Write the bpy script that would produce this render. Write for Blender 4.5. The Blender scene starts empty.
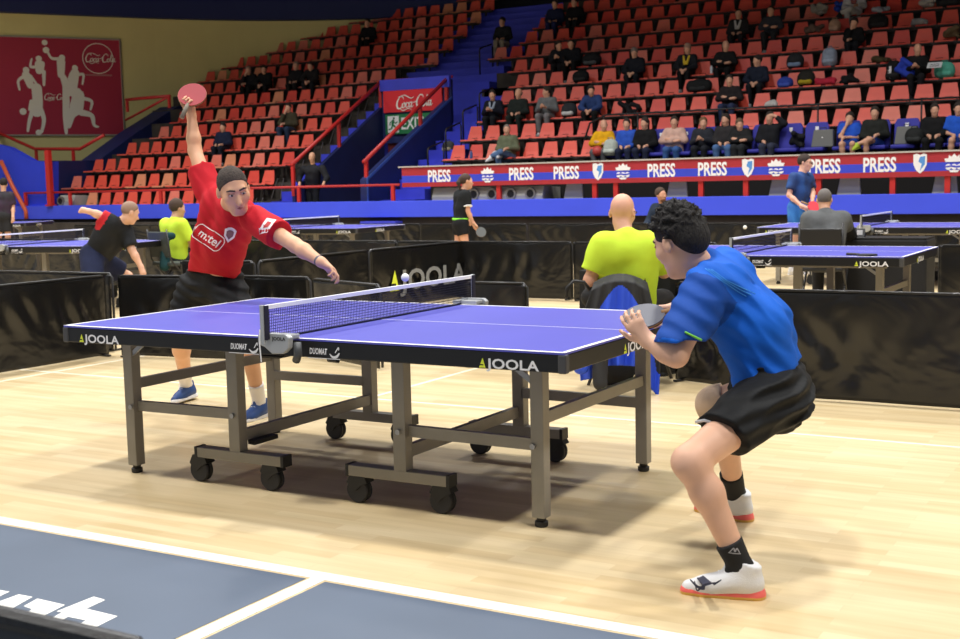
import bpy, bmesh, math, random
import numpy as np
from mathutils import Vector, Matrix
from mathutils.bvhtree import BVHTree
S = bpy.context.scene
COL = S.collection
rnd = random.Random(7)

# ------------------------------------------------------------------ camera
CAM = np.array([3.4466, -4.9818, 1.4115]); YAW, PIT, ROL, FPX = -0.52559, -0.10933, -0.021385, 1239.63
FW = np.array([math.sin(YAW)*math.cos(PIT), math.cos(YAW)*math.cos(PIT), math.sin(PIT)])
_r = np.cross(FW, [0, 0, 1]); _r /= np.linalg.norm(_r); _u = np.cross(_r, FW)
RT = _r*math.cos(ROL)+_u*math.sin(ROL); UP = -_r*math.sin(ROL)+_u*math.cos(ROL)
cd = bpy.data.cameras.new('camera'); cam = bpy.data.objects.new('camera', cd); COL.objects.link(cam)
cd.sensor_width = 36; cd.lens = FPX*36/960; cd.clip_end = 200; cd.clip_start = .05
cam.matrix_world = Matrix(((RT[0], UP[0], -FW[0], CAM[0]), (RT[1], UP[1], -FW[1], CAM[1]), (RT[2], UP[2], -FW[2], CAM[2]), (0, 0, 0, 1)))
S.camera = cam; cd.dof.use_dof = True; cd.dof.focus_distance = 6.2; cd.dof.aperture_fstop = 6.3
# ------------------------------------------------------------------ world, lights, exposure
w = bpy.data.worlds.new('world'); S.world = w; w.use_nodes = True
w.node_tree.nodes['Background'].inputs[0].default_value = (.95, .97, 1, 1)
w.node_tree.nodes['Background'].inputs[1].default_value = .36
S.view_settings.view_transform = 'Standard'; S.view_settings.look = 'None'
S.view_settings.exposure = 0.0; S.view_settings.gamma = 1.0; S.view_settings.use_curve_mapping = False
LAMPS_AND_FILL = [(-22, 2), (-22, 9), (-15, -4), (-15, 3.5), (-15, 11), (-7.5, -4), (-7.5, 3.5), (-7.5, 11), (0, -4), (0, 3.5), (0, 11), (7.5, -4), (7.5, 3.5), (7.5, 11)]  # the two farthest left are added fill for the dim yellow wall
STAND_FILL = [(-22, 14.5), (-15, 14.5), (-8, 14.5), (-1, 14.5)]  # added fill without known fixtures, brightens the lower rows of the stands
for i, (lx, ly) in enumerate(LAMPS_AND_FILL+STAND_FILL):
    ld = bpy.data.lights.new('court_lamp', 'AREA'); ld.shape = 'SQUARE'; ld.size = .9; ld.energy = 465 if i < len(LAMPS_AND_FILL) else 285; ld.spread = math.radians(134 if i < len(LAMPS_AND_FILL) else 126); ld.color = (1, .985, .955)
    lo = bpy.data.objects.new('court_lamp', ld); COL.objects.link(lo); lo.location = (lx, ly, 11.9)

def ray(x, y): return FW*FPX+RT*(x-480)-UP*(y-319.5)
def at(x, y, D): return CAM+ray(x, y)*(D/FPX)                      # the point seen at pixel x, y at depth D
def onY(x, y, Y): d = ray(x, y); return CAM+d*((Y-CAM[1])/d[1])
def onZ(x, y, Z=0.): d = ray(x, y); return CAM+d*((Z-CAM[2])/d[2])
def cv(a, b, c): v = RT*a+UP*b-FW*c; return v/np.linalg.norm(v)   # right, up, towards the camera
def nrm(v): v = np.array(v, float); return v/np.linalg.norm(v)
def A(*v): return np.array(v, float)

# ------------------------------------------------------------------ materials
MATS = {}
def mat(name, col, rough=.6, var=.0, vscale=6., metal=0., bump=0., bscale=40., stretch=(1, 1, 1), spec=.5, col2=None, coat=0.):
    if name in MATS: return MATS[name]
    m = bpy.data.materials.new(name); m.use_nodes = True; nt = m.node_tree; b = nt.nodes['Principled BSDF']
    b.inputs['Base Color'].default_value = (*col, 1); b.inputs['Roughness'].default_value = rough; b.inputs['Metallic'].default_value = metal
    b.inputs['Specular IOR Level'].default_value = spec
    if coat: b.inputs['Coat Weight'].default_value = coat; b.inputs['Coat Roughness'].default_value = .12
    if var or bump or col2:
        tc = nt.nodes.new('ShaderNodeTexCoord'); mp = nt.nodes.new('ShaderNodeMapping'); mp.inputs['Scale'].default_value = stretch
        nt.links.new(tc.outputs['Object'], mp.inputs['Vector'])
    if var or col2:
        n = nt.nodes.new('ShaderNodeTexNoise'); n.inputs['Scale'].default_value = vscale; n.inputs['Detail'].default_value = 4
        nt.links.new(mp.outputs[0], n.inputs['Vector'])
        r = nt.nodes.new('ShaderNodeValToRGB'); r.color_ramp.elements[0].position = .35; r.color_ramp.elements[1].position = .65
        c2 = col2 or tuple(min(1, c*(1+var)) for c in col); c1 = col if col2 else tuple(c*(1-var) for c in col)
        r.color_ramp.elements[0].color = (*c1, 1); r.color_ramp.elements[1].color = (*c2, 1)
        nt.links.new(n.outputs['Fac'], r.inputs[0]); nt.links.new(r.outputs[0], b.inputs['Base Color'])
    if bump:
        n2 = nt.nodes.new('ShaderNodeTexNoise'); n2.inputs['Scale'].default_value = bscale; n2.inputs['Detail'].default_value = 3
        nt.links.new(mp.outputs[0], n2.inputs['Vector']); bp = nt.nodes.new('ShaderNodeBump'); bp.inputs['Strength'].default_value = bump; bp.inputs['Distance'].default_value = .02
        nt.links.new(n2.outputs['Fac'], bp.inputs['Height']); nt.links.new(bp.outputs[0], b.inputs['Normal'])
    MATS[name] = m; return m
def s2l(r, g, b): return tuple(((c/255)/12.92 if c/255 < .04045 else ((c/255+.055)/1.055)**2.4) for c in (r, g, b))
def cloth(r, g, b, bump=.25, bs=14): return mat('cloth_%d_%d_%d' % (r, g, b), s2l(r, g, b), .85, var=.12, vscale=9, bump=bump, bscale=bs, spec=.2)

def floor_material():
    m = bpy.data.materials.new('sprung_wood'); m.use_nodes = True; nt = m.node_tree; b = nt.nodes['Principled BSDF']; L = nt.links.new
    tc = nt.nodes.new('ShaderNodeTexCoord')
    br = nt.nodes.new('ShaderNodeTexBrick'); br.offset = .37; br.inputs['Scale'].default_value = 1; br.inputs['Brick Width'].default_value = .62; br.inputs['Row Height'].default_value = .068
    br.inputs['Mortar Size'].default_value = .0008; br.inputs['Color1'].default_value = (*s2l(217, 198, 159), 1); br.inputs['Color2'].default_value = (*s2l(204, 181, 138), 1); br.inputs['Mortar'].default_value = (*s2l(200, 176, 136), 1)
    L(tc.outputs['Object'], br.inputs['Vector'])
    mp = nt.nodes.new('ShaderNodeMapping'); mp.inputs['Scale'].default_value = (.8, 9, 1); L(tc.outputs['Object'], mp.inputs[0])
    n = nt.nodes.new('ShaderNodeTexNoise'); n.inputs['Scale'].default_value = 1.6; n.inputs['Detail'].default_value = 6; L(mp.outputs[0], n.inputs['Vector'])
    rp = nt.nodes.new('ShaderNodeValToRGB'); rp.color_ramp.elements[0].position = .3; rp.color_ramp.elements[0].color = (.90, .88, .83, 1); rp.color_ramp.elements[1].position = .62; rp.color_ramp.elements[1].color = (1.04, 1.04, 1.06, 1)
    L(n.outputs['Fac'], rp.inputs[0])
    mx = nt.nodes.new('ShaderNodeMixRGB'); mx.blend_type = 'MULTIPLY'; mx.inputs[0].default_value = 1; L(br.outputs['Color'], mx.inputs[1]); L(rp.outputs[0], mx.inputs[2])
    n3 = nt.nodes.new('ShaderNodeTexNoise'); n3.inputs['Scale'].default_value = .55; n3.inputs['Detail'].default_value = 3; L(tc.outputs['Object'], n3.inputs['Vector'])
    r3 = nt.nodes.new('ShaderNodeValToRGB'); r3.color_ramp.elements[0].position = .35; r3.color_ramp.elements[0].color = (.93, .92, .9, 1); r3.color_ramp.elements[1].position = .65; r3.color_ramp.elements[1].color = (1.03, 1.03, 1.03, 1)
    L(n3.outputs['Fac'], r3.inputs[0])
    m2 = nt.nodes.new('ShaderNodeMixRGB'); m2.blend_type = 'MULTIPLY'; m2.inputs[0].default_value = 1; L(mx.outputs[0], m2.inputs[1]); L(r3.outputs[0], m2.inputs[2])
    L(m2.outputs[0], b.inputs['Base Color']); b.inputs['Roughness'].default_value = .38; b.inputs['Specular IOR Level'].default_value = .45
    return m

# ------------------------------------------------------------------ objects
def tag(o, label=None, cat=None, group=None, kind=None):
    if label: o['label'] = label
    if cat: o['category'] = cat
    if group: o['group'] = group
    if kind: o['kind'] = kind
    return o
def thing(name, loc, label, cat, group=None, rz=0.):
    o = bpy.data.objects.new(name, None); COL.objects.link(o); o.location = tuple(loc); o.rotation_euler = (0, 0, rz); o.empty_display_size = .1
    return tag(o, label, cat, group)
def link(name, me, parent=None, off=None):
    o = bpy.data.objects.new(name, me); COL.objects.link(o)
    if parent: o.parent = parent
    if off is not None: o.location = tuple(off)
    return o
def copy_tree(o, parent=None, kids=None):
    if kids is None:
        kids = {}
        for q in bpy.data.objects:
            if q.parent: kids.setdefault(q.parent.name, []).append(q)
    n = o.copy(); COL.objects.link(n)
    if parent: n.parent = parent
    for ch in kids.get(o.name, []): copy_tree(ch, n, kids)
    return n

class MB:
    def __init__(s): s.v = []; s.f = []; s.m = []; s.cur = 0
    def add(s, vs, fs):
        n = len(s.v); s.v += [tuple(map(float, p)) for p in vs]; s.f += [tuple(i+n for i in q) for q in fs]; s.m += [s.cur]*len(fs); return s
    def box(s, c, d, M=None):
        c = np.array(c, float); d = np.array(d, float)/2
        P = [A(x, y, z)*d for x in (-1, 1) for y in (-1, 1) for z in (-1, 1)]
        if M is not None: P = [M@p for p in P]
        return s.add([c+p for p in P], [(0, 1, 3, 2), (4, 6, 7, 5), (0, 4, 5, 1), (2, 3, 7, 6), (0, 2, 6, 4), (1, 5, 7, 3)])
    def bar(s, p, q, w, h, up=(0, 0, 1)):
        p = np.array(p, float); q = np.array(q, float); z = nrm(q-p); u = np.array(up, float)
        if abs(z@u) > .98: u = A(0, 1, 0)
        x = nrm(np.cross(u, z)); y = np.cross(z, x); L = np.linalg.norm(q-p)
        M = np.stack([x, y, z], 1); return s.box((p+q)/2, (w, h, L), M)
    def prism(s, poly, ax, t0, t1):   # polygon of 2D points; ax(u,v,t)->3D
        n = len(poly); vs = [ax(u, v, t0) for u, v in poly]+[ax(u, v, t1) for u, v in poly]
        return s.add(vs, [tuple(range(n))[::-1], tuple(range(n, 2*n))]+[(i, (i+1) % n, n+(i+1) % n, n+i) for i in range(n)])
    def tube(s, pts, r, n=8, caps=True):
        P = [np.array(p, float) for p in pts]; R = r if hasattr(r, '__len__') else [r]*len(P); vs = []; u = None
        for i, p in enumerate(P):
            t = nrm(P[min(i+1, len(P)-1)]-P[max(i-1, 0)])
            if u is None: u = nrm(np.cross(t, A(0, 0, 1) if abs(t[2]) < .9 else A(1, 0, 0)))
            u = nrm(u-t*(u@t)); v = np.cross(t, u)
            vs += [p+R[i]*(u*math.cos(a)+v*math.sin(a)) for a in [2*math.pi*k/n for k in range(n)]]
        fs = [(i*n+k, i*n+(k+1) % n, (i+1)*n+(k+1) % n, (i+1)*n+k) for i in range(len(P)-1) for k in range(n)]
        if caps: fs += [tuple(range(n))[::-1], tuple(range((len(P)-1)*n, len(P)*n))]
        return s.add(vs, fs)
    def lathe(s, prof, c=(0, 0, 0), axis=(0, 0, 1), n=20):
        a = nrm(axis); u = nrm(np.cross(a, A(0, 0, 1) if abs(a[2]) < .9 else A(1, 0, 0))); v = np.cross(a, u); c = np.array(c, float); vs = []
        for rr, z in prof: vs += [c+a*z+max(rr, 1e-5)*(u*math.cos(t)+v*math.sin(t)) for t in [2*math.pi*k/n for k in range(n)]]
        m = len(prof); fs = [(i*n+k, i*n+(k+1) % n, (i+1)*n+(k+1) % n, (i+1)*n+k) for i in range(m-1) for k in range(n)]
        fs += [tuple(range(n))[::-1], tuple(range((m-1)*n, m*n))]
        return s.add(vs, fs)
    def mesh(s, name, mats, smooth=False):
        me = bpy.data.meshes.new(name); me.from_pydata(s.v, [], s.f)
        for m in (mats if isinstance(mats, (list, tuple)) else [mats]): me.materials.append(m)
        me.polygons.foreach_set('material_index', s.m)
        bm = bmesh.new(); bm.from_mesh(me); bmesh.ops.recalc_face_normals(bm, faces=bm.faces); bm.to_mesh(me); bm.free()
        if smooth: me.polygons.foreach_set('use_smooth', [True]*len(me.polygons))
        me.update(); return me
    def build(s, name, mats, parent=None, off=None, smooth=False, bevel=0):
        o = link(name, s.mesh(name, mats, smooth), parent, off)
        if bevel:
            b = o.modifiers.new('bevel', 'BEVEL'); b.width = bevel; b.segments = 2; b.limit_method = 'ANGLE'
        return o
def structure(o): o['kind'] = 'structure'; return o

def text_mesh(body, size=1., sx=1., bold=0., shear=0., ext=0., align='LEFT', space=1.):
    c = bpy.data.curves.new('lettering', 'FONT'); c.body = body; c.size = size; c.offset = bold; c.shear = shear; c.extrude = ext; c.align_x = align; c.space_character = space; c.resolution_u = 3
    t = bpy.data.objects.new('lettering', c); COL.objects.link(t)
    dg = bpy.context.evaluated_depsgraph_get(); me = bpy.data.meshes.new_from_object(t.evaluated_get(dg)); bpy.data.objects.remove(t); bpy.data.curves.remove(c)
    if sx != 1: me.transform(Matrix.Diagonal((sx, 1, 1, 1)))
    me.materials.clear(); return me
def place(me, o, xd, yd, z=0.):   # lay a flat XY mesh at o along directions xd, yd
    x = Vector(tuple(nrm(xd))); y = Vector(tuple(nrm(yd))); n = x.cross(y)
    me.transform(Matrix(((x[0], y[0], n[0], o[0]+n[0]*z), (x[1], y[1], n[1], o[1]+n[1]*z), (x[2], y[2], n[2], o[2]+n[2]*z), (0, 0, 0, 1))))
    return me
def lettering(body, m, o, xd, yd, size, parent=None, name='lettering', base=None, **k):
    me = text_mesh(body, size, **k); place(me, o, xd, yd); me.materials.append(m)
    if base is not None: me.transform(Matrix.Translation(tuple(-np.array(base, float))))
    return link(name, me, parent)
def ribbon(strokes, zstep=.0012):     # flat brush strokes [(points, widths)] in the XY plane, Catmull-Rom smoothed
    mb = MB()
    zs = 0.
    for pts, wd in strokes:
        zs += zstep; P = np.array(pts, float); n = len(P); W = np.array(wd if hasattr(wd, '__len__') else [wd]*n, float); Q = []; V = []
        for i in range(n-1):
            p0, p1, p2, p3 = P[max(i-1, 0)], P[i], P[i+1], P[min(i+2, n-1)]
            for t in np.linspace(0, 1, 6, endpoint=(i == n-2)):
                Q.append(.5*((2*p1)+(-p0+p2)*t+(2*p0-5*p1+4*p2-p3)*t*t+(-p0+3*p1-3*p2+p3)*t**3)); V.append(W[i]*(1-t)+W[i+1]*t)
        Q = np.array(Q); T = np.gradient(Q, axis=0); T /= np.linalg.norm(T, axis=1)[:, None]+1e-9; N = np.stack([-T[:, 1], T[:, 0]], 1); V = np.array(V)[:, None]/2
        a = Q+N*V; b = Q-N*V; k = len(Q)
        mb.add([(x, y, zs) for x, y in a]+[(x, y, zs) for x, y in b], [(i, i+1, k+i+1, k+i) for i in range(k-1)])
        for e, w_ in ((Q[0], V[0][0]), (Q[-1], V[-1][0])):
            mb.add([(e[0]+w_*math.cos(j*math.pi/5), e[1]+w_*math.sin(j*math.pi/5), zs+zstep*.4) for j in range(10)], [tuple(range(10))])
    return mb
# ------------------------------------------------------------------ organic surfaces: smooth unions of round cones and ellipsoids
def C(a, b, ra, rb=None, k=.03, cuts=()): return ('c', np.array(a, float), np.array(b, float), ra, ra if rb is None else rb, k, cuts)
def E_(c, r, M=None, k=.02, cuts=()): return ('e', np.array(c, float), np.array(r, float), np.eye(3) if M is None else M, k, None, cuts)
def SUB(p): return ('s', p)
def _bb(p):
    if p[0] == 'c': return np.minimum(p[1]-p[3], p[2]-p[4]), np.maximum(p[1]+p[3], p[2]+p[4])
    r = max(p[2]); return p[1]-r, p[1]+r
def _dist(p, X, Y, Z):
    if p[0] == 'c':
        a, b, ra, rb = p[1:5]; ba = b-a; l = max(ba@ba, 1e-9)
        x, y, z = X-a[0], Y-a[1], Z-a[2]
        t = np.clip((x*ba[0]+y*ba[1]+z*ba[2])/l, 0, 1)
        d = np.sqrt((x-t*ba[0])**2+(y-t*ba[1])**2+(z-t*ba[2])**2)-(ra+(rb-ra)*t)
    else:
        c, r, M = p[1:4]; x, y, z = X-c[0], Y-c[1], Z-c[2]
        q = [(x*M[0][i]+y*M[1][i]+z*M[2][i]) for i in range(3)]     # columns of M are the ellipsoid axes
        k0 = np.sqrt(sum((q[i]/r[i])**2 for i in range(3)))+1e-6; k1 = np.sqrt(sum((q[i]/r[i]**2)**2 for i in range(3)))+1e-6
        d = k0*(k0-1)/k1
    for pt, n in p[6]: d = np.maximum(d, (X-pt[0])*n[0]+(Y-pt[1])*n[1]+(Z-pt[2])*n[2])
    return d
def sdf_mesh(name, prims, h, mats, cuts=(), disp=None, matfn=None, base=(0, 0, 0)):
    add = [p for p in prims if p[0] != 's']
    lo = np.min([_bb(p)[0] for p in add], 0)-3*h-.01; hi = np.max([_bb(p)[1] for p in add], 0)+3*h+.01
    n = np.ceil((hi-lo)/h).astype(int)+1; ax = [(lo[i]+h*np.arange(n[i])).astype(np.float32) for i in range(3)]
    F = np.full(tuple(n), 1., np.float32)
    for p in prims:
        sub = p[0] == 's'; q = p[1] if sub else p; k = q[5] if q[0] == 'c' else q[4]; a, b = _bb(q); pad = k+3*h
        i0 = np.clip(np.floor((a-pad-lo)/h).astype(int), 0, n-1); i1 = np.clip(np.ceil((b+pad-lo)/h).astype(int)+1, 1, n)
        sl = tuple(slice(i0[i], i1[i]) for i in range(3))
        d = _dist(q, ax[0][sl[0]][:, None, None], ax[1][sl[1]][None, :, None], ax[2][sl[2]][None, None, :]).astype(np.float32)
        f = F[sl]
        if sub: d = -d; hh = np.clip(.5-.5*(f-d)/k, 0, 1); F[sl] = f*(1-hh)+d*hh+k*hh*(1-hh)
        else: hh = np.clip(.5+.5*(f-d)/k, 0, 1); F[sl] = f*(1-hh)+d*hh-k*hh*(1-hh)
    X, Y, Z = ax[0][:, None, None], ax[1][None, :, None], ax[2][None, None, :]
    if disp: F = F+disp(X, Y, Z).astype(np.float32)
    for pt, nn in cuts: F = np.maximum(F, ((X-pt[0])*nn[0]+(Y-pt[1])*nn[1]+(Z-pt[2])*nn[2]).astype(np.float32))
    F[0] = F[-1] = 1; F[:, 0] = F[:, -1] = 1; F[:, :, 0] = F[:, :, -1] = 1
    s = F < 0; m = n-1
    acc = np.zeros(tuple(m)+(3,), np.float32); cnt = np.zeros(tuple(m), np.int16); quads = []
    for d in range(3):
        o = [(1, 2), (0, 2), (0, 1)][d]
        lo_ = [slice(None)]*3; hi_ = [slice(None)]*3; lo_[d] = slice(0, -1); hi_[d] = slice(1, None)
        cr = s[tuple(lo_)] != s[tuple(hi_)]; I = np.argwhere(cr); 
        if not len(I): continue
        J = I.copy(); J[:, d] += 1
        f0 = F[tuple(I.T)]; f1 = F[tuple(J.T)]; t = f0/(f0-f1); P = I.astype(np.float32); P[:, d] += t
        cells = []
        for da in (-1, 0):
            for db in (-1, 0):
                c = I.copy(); c[:, o[0]] += da; c[:, o[1]] += db; cells.append(c)
                np.add.at(acc, tuple(c.T), P); np.add.at(cnt, tuple(c.T), 1)
        q = np.stack([cells[0], cells[1], cells[3], cells[2]], 1); inside = s[tuple(I.T)]
        flip = inside if d != 1 else ~inside
        q[~flip] = q[~flip][:, ::-1]; quads.append(q)
    ids = np.full(tuple(m), -1, np.int64); K = np.argwhere(cnt > 0); ids[tuple(K.T)] = np.arange(len(K))
    V = acc[tuple(K.T)]/cnt[tuple(K.T)][:, None]*h+lo
    Q = np.concatenate(quads); Fc = ids[Q[..., 0], Q[..., 1], Q[..., 2]]
    me = bpy.data.meshes.new(name); Vb = V-np.array(base, float)
    me.vertices.add(len(Vb)); me.vertices.foreach_set('co', Vb.astype(np.float32).ravel())
    nf = len(Fc); me.loops.add(nf*4); me.loops.foreach_set('vertex_index', Fc.astype(np.int32).ravel()); me.polygons.add(nf)
    me.polygons.foreach_set('loop_start', np.arange(0, nf*4, 4, dtype=np.int32)); me.polygons.foreach_set('loop_total', np.full(nf, 4, np.int32))
    for mm in (mats if isinstance(mats, (list, tuple)) else [mats]): me.materials.append(mm)
    if matfn: me.polygons.foreach_set('material_index', np.asarray(matfn(V[Fc].mean(1)), np.int32))
    me.polygons.foreach_set('use_smooth', [True]*nf); me.update(calc_edges=True); me.validate()
    return me
def organic(name, prims, h, mats, parent=None, base=(0, 0, 0), **k): return link(name, sdf_mesh(name, prims, h, mats, base=base, **k), parent)

def frame(F, U):
    F = nrm(F); R = nrm(np.cross(F, U)); U = np.cross(R, F); return F, R, U
def head_prims(c, F, U, s=1.):
    F, R, U = frame(F, U); M = np.stack([R, F, U], 1); g = lambda r, f, u: np.array(c)+s*(R*r+F*f+U*u)
    P = [E_(g(0, -.012, .03), A(.074, .094, .088)*s, M, .02), E_(g(0, .03, -.045), A(.056, .062, .07)*s, M, .04*s),
         C(g(-.02, .062, -.098), g(.02, .062, -.098), .018*s, None, .03*s), C(g(0, .084, 0), g(0, .108, -.036), .009*s, .014*s, .012*s),
         C(g(-.032, .075, .028), g(.032, .075, .028), .013*s, None, .02*s), C(g(-.018, .083, -.066), g(.018, .083, -.066), .009*s, None, .012*s),
         C(g(-.045, .055, -.02), g(.045, .055, -.02), .022*s, None, .03*s)]
    for e in (-1, 1): P += [E_(g(e*.077, -.012, -.008), A(.011, .018, .031)*s, M, .008*s), SUB(E_(g(e*.031, .102, .007), A(.016, .017, .009)*s, M, .012*s))]
    return P
def face_parts(root, base, c, F, U, s, brow, lips=(150, 90, 85), iris=(40, 30, 20)):
    F, R, U = frame(F, U); g = lambda r, f, u: np.array(c)+s*(R*r+F*f+U*u); M = np.stack([R, F, U], 1)
    for e in (-1, 1):
        q = [E_(g(e*.031, .079, .007), A(.0125, .0115, .0085)*s, M)]
        me = sdf_mesh('eye', q, .0022*s, [mat('eye_white', s2l(215, 205, 195), .3), mat('iris', s2l(*iris), .2)], base=base,
                      matfn=lambda V, e=e: (np.linalg.norm(V-g(e*.031, .090, .006), axis=1) < .0066*s).astype(int))
        link('eye', me, root)
        organic('eyelid', [C(g(e*.018, .087, .0145), g(e*.045, .08, .0125), .0042*s, None)], .0022*s, mat('eyelid', s2l(176, 128, 104), .6), root, base)
        organic('eyebrow', [C(g(e*.014, .09, .029), g(e*.036, .086, .034), .005*s, None, .002), C(g(e*.036, .086, .034), g(e*.052, .07, .026), .005*s, .003*s, .002)], .0025*s, brow, root, base)
    organic('mouth', [C(g(-.024, .084, -.066), g(0, .093, -.0665), .004*s, .006*s, .004), C(g(.024, .084, -.066), g(0, .093, -.0665), .004*s, .006*s, .004)], .0025*s, mat('lips_%d' % lips[0], s2l(*lips), .5), root, base)
def hand_prims(wr, f, n, side, s=1., curl=.5, spread=.12, thumb=.5):
    # wr wrist, f finger direction, n palm normal (fingers curl towards it), side +1/-1 puts the thumb on +-(f x n)
    f = nrm(f); n = nrm(np.array(n)-f*(np.array(n)@f)); t = np.cross(f, n)*side; wr = np.array(wr, float); P = []
    g = lambda a, b, c: wr+s*(f*a+t*b+n*c)
    P += [C(g(.0, 0, 0), g(.08, .028, 0), .021*s, .0135*s, .02*s), C(g(.0, 0, 0), g(.085, .004, 0), .021*s, .0135*s, .02*s), C(g(.0, 0, 0), g(.078, -.026, 0), .02*s, .0125*s, .02*s)]
    for i, (b, L, a0) in enumerate(((.032, .072, .086), (.011, .08, .09), (-.010, .075, .087), (-.030, .06, .08))):
        cr = curl if not hasattr(curl, '__len__') else curl[i]
        p = g(a0, b, 0); d = nrm(f+t*(b/.03)*spread); r = .0092*s
        for j, fr in enumerate((.46, .30, .24)):
            ang = cr*(.75, 1.1, .8)[j]; ca, sa = math.cos(ang), math.sin(ang); nn = nrm(n-d*(n@d)) if j == 0 else nn
            d, nn = d*ca+nn*sa, nn*ca-d*sa
            q = p+d*L*fr*s; P.append(C(p, q, r, r*.9, .004*s)); p = q; r *= .9
    d = nrm(f*.62+t*.72+n*(.35*thumb)); p = g(.018, .02, .004); q = p+d*.042*s; P.append(C(p, q, .015*s, .0115*s, .012*s))
    d2 = nrm(d+f*.45+n*.5*thumb-t*.2); q2 = q+d2*.032*s; P.append(C(q, q2, .0112*s, .0098*s, .004*s)); d3 = nrm(d2+n*.4*thumb+f*.2); P.append(C(q2, q2+d3*.024*s, .0098*s, .0078*s, .004*s))
    return P
def shoe(root, base, an, T, m_up, m_sole, U=(0, 0, 1), s=1., h=.007, sock=None, laces=None, mids=None):
    T = nrm(T); U = nrm(np.array(U)-T*(np.array(U)@T)); an = np.array(an, float); g = lambda a, u: an+s*(T*a+U*u); R = np.cross(T, U)*s
    up = [C(g(-.035, -.045), g(.02, -.04), .036*s, .037*s, .02), C(g(.02, -.045), g(.12, -.066), .038*s, .036*s, .03), C(g(.12, -.066)+R*.006, g(.175, -.072)+R*.004, .036*s, .026*s, .02),
          C(g(-.022, -.045), g(-.018, .045), .041*s, .045*s, .02, [(g(-.03, .026), nrm(U-T*.35))]), C(g(.0, -.03), g(.012, .03), .040*s, .042*s, .02, [(g(0, .012), nrm(U-T*.2))]), C(g(.025, -.035), g(.085, -.055), .040*s, .034*s, .025), C(g(.05, -.02), g(.042, .03), .016*s, .012*s, .012)]
    so = [C(g(-.038, -.083), g(.02, -.083), .040*s, .038*s, .01), C(g(.02, -.083), g(.12, -.083)+R*.006, .037*s, .042*s, .01), C(g(.12, -.083)+R*.006, g(.178, -.083)+R*.004, .041*s, .028*s, .01)]
    organic('shoe', up, h, m_up, root, base, cuts=[(g(0, -.083), -U)])
    ms = m_sole if isinstance(m_sole, (list, tuple)) else [m_sole]
    organic('shoe_sole', so, h*.8, ms, root, base, cuts=[(g(0, -.095), -U), (g(0, -.060), U)], matfn=(lambda V: ((V-an)@U < -.0835*s).astype(int)) if len(ms) > 1 else None)
    if laces:
        mb = MB()
        for i in range(4):
            a = .052+.020*i; u = -.002-.0115*i
            mb.tube([g(a, u-.012)-R*.026, g(a+.004, u)-R*.012, g(a+.006, u+.001)+R*.012, g(a+.002, u-.012)+R*.026], .0035*s, 6)
        q = g(.03, -.0); mb.tube([q, q+R*.02+U*.012, q+R*.034-U*.03*s, q+R*.037-U*.07*s, q+R*.034-U*.078*s+T*.02, q+R*.032-U*.04*s+T*.022], .003*s, 6)
        mb.v = [tuple(np.array(v)-base) for v in mb.v]; mb.build('laces', laces, root, smooth=True)
# ------------------------------------------------------------------ people
SKIN = lambda r=222, g=170, b=138: mat('skin_%d' % r, s2l(r, g, b), .5, var=.06, vscale=7, spec=.35)
def wrinkle(amp, k=22., d=(1, .5, .8), seed=0.):
    d = np.array(d); 
    return lambda X, Y, Z: amp*(np.sin((X*d[0]+Y*d[1]+Z*d[2])*k+2.2*np.sin(Z*9+X*7+seed)+seed)+.6*np.sin((X*d[2]-Y*d[0]+Z*d[1])*k*1.7+1.7*np.sin(Y*11+seed)))
def folds(amp, k, d, e, seed=0.):
    d = nrm(d); e = nrm(e)      # soft cloth folds: ridges across d, meandering along e, fading in and out
    def f(X, Y, Z):
        u = X*d[0]+Y*d[1]+Z*d[2]; v = X*e[0]+Y*e[1]+Z*e[2]
        r = np.abs(np.sin(u*k+1.3*np.sin(v*9+seed)+.7*np.sin(v*23+u*11))); m = .5+.5*np.sin(v*13+u*7+seed*2)
        return amp*(r-.5)*(.25+m)+.35*amp*np.sin(u*k*2.3+v*17)
    return f
def lerp(a, b, t): return a+(b-a)*t
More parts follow.
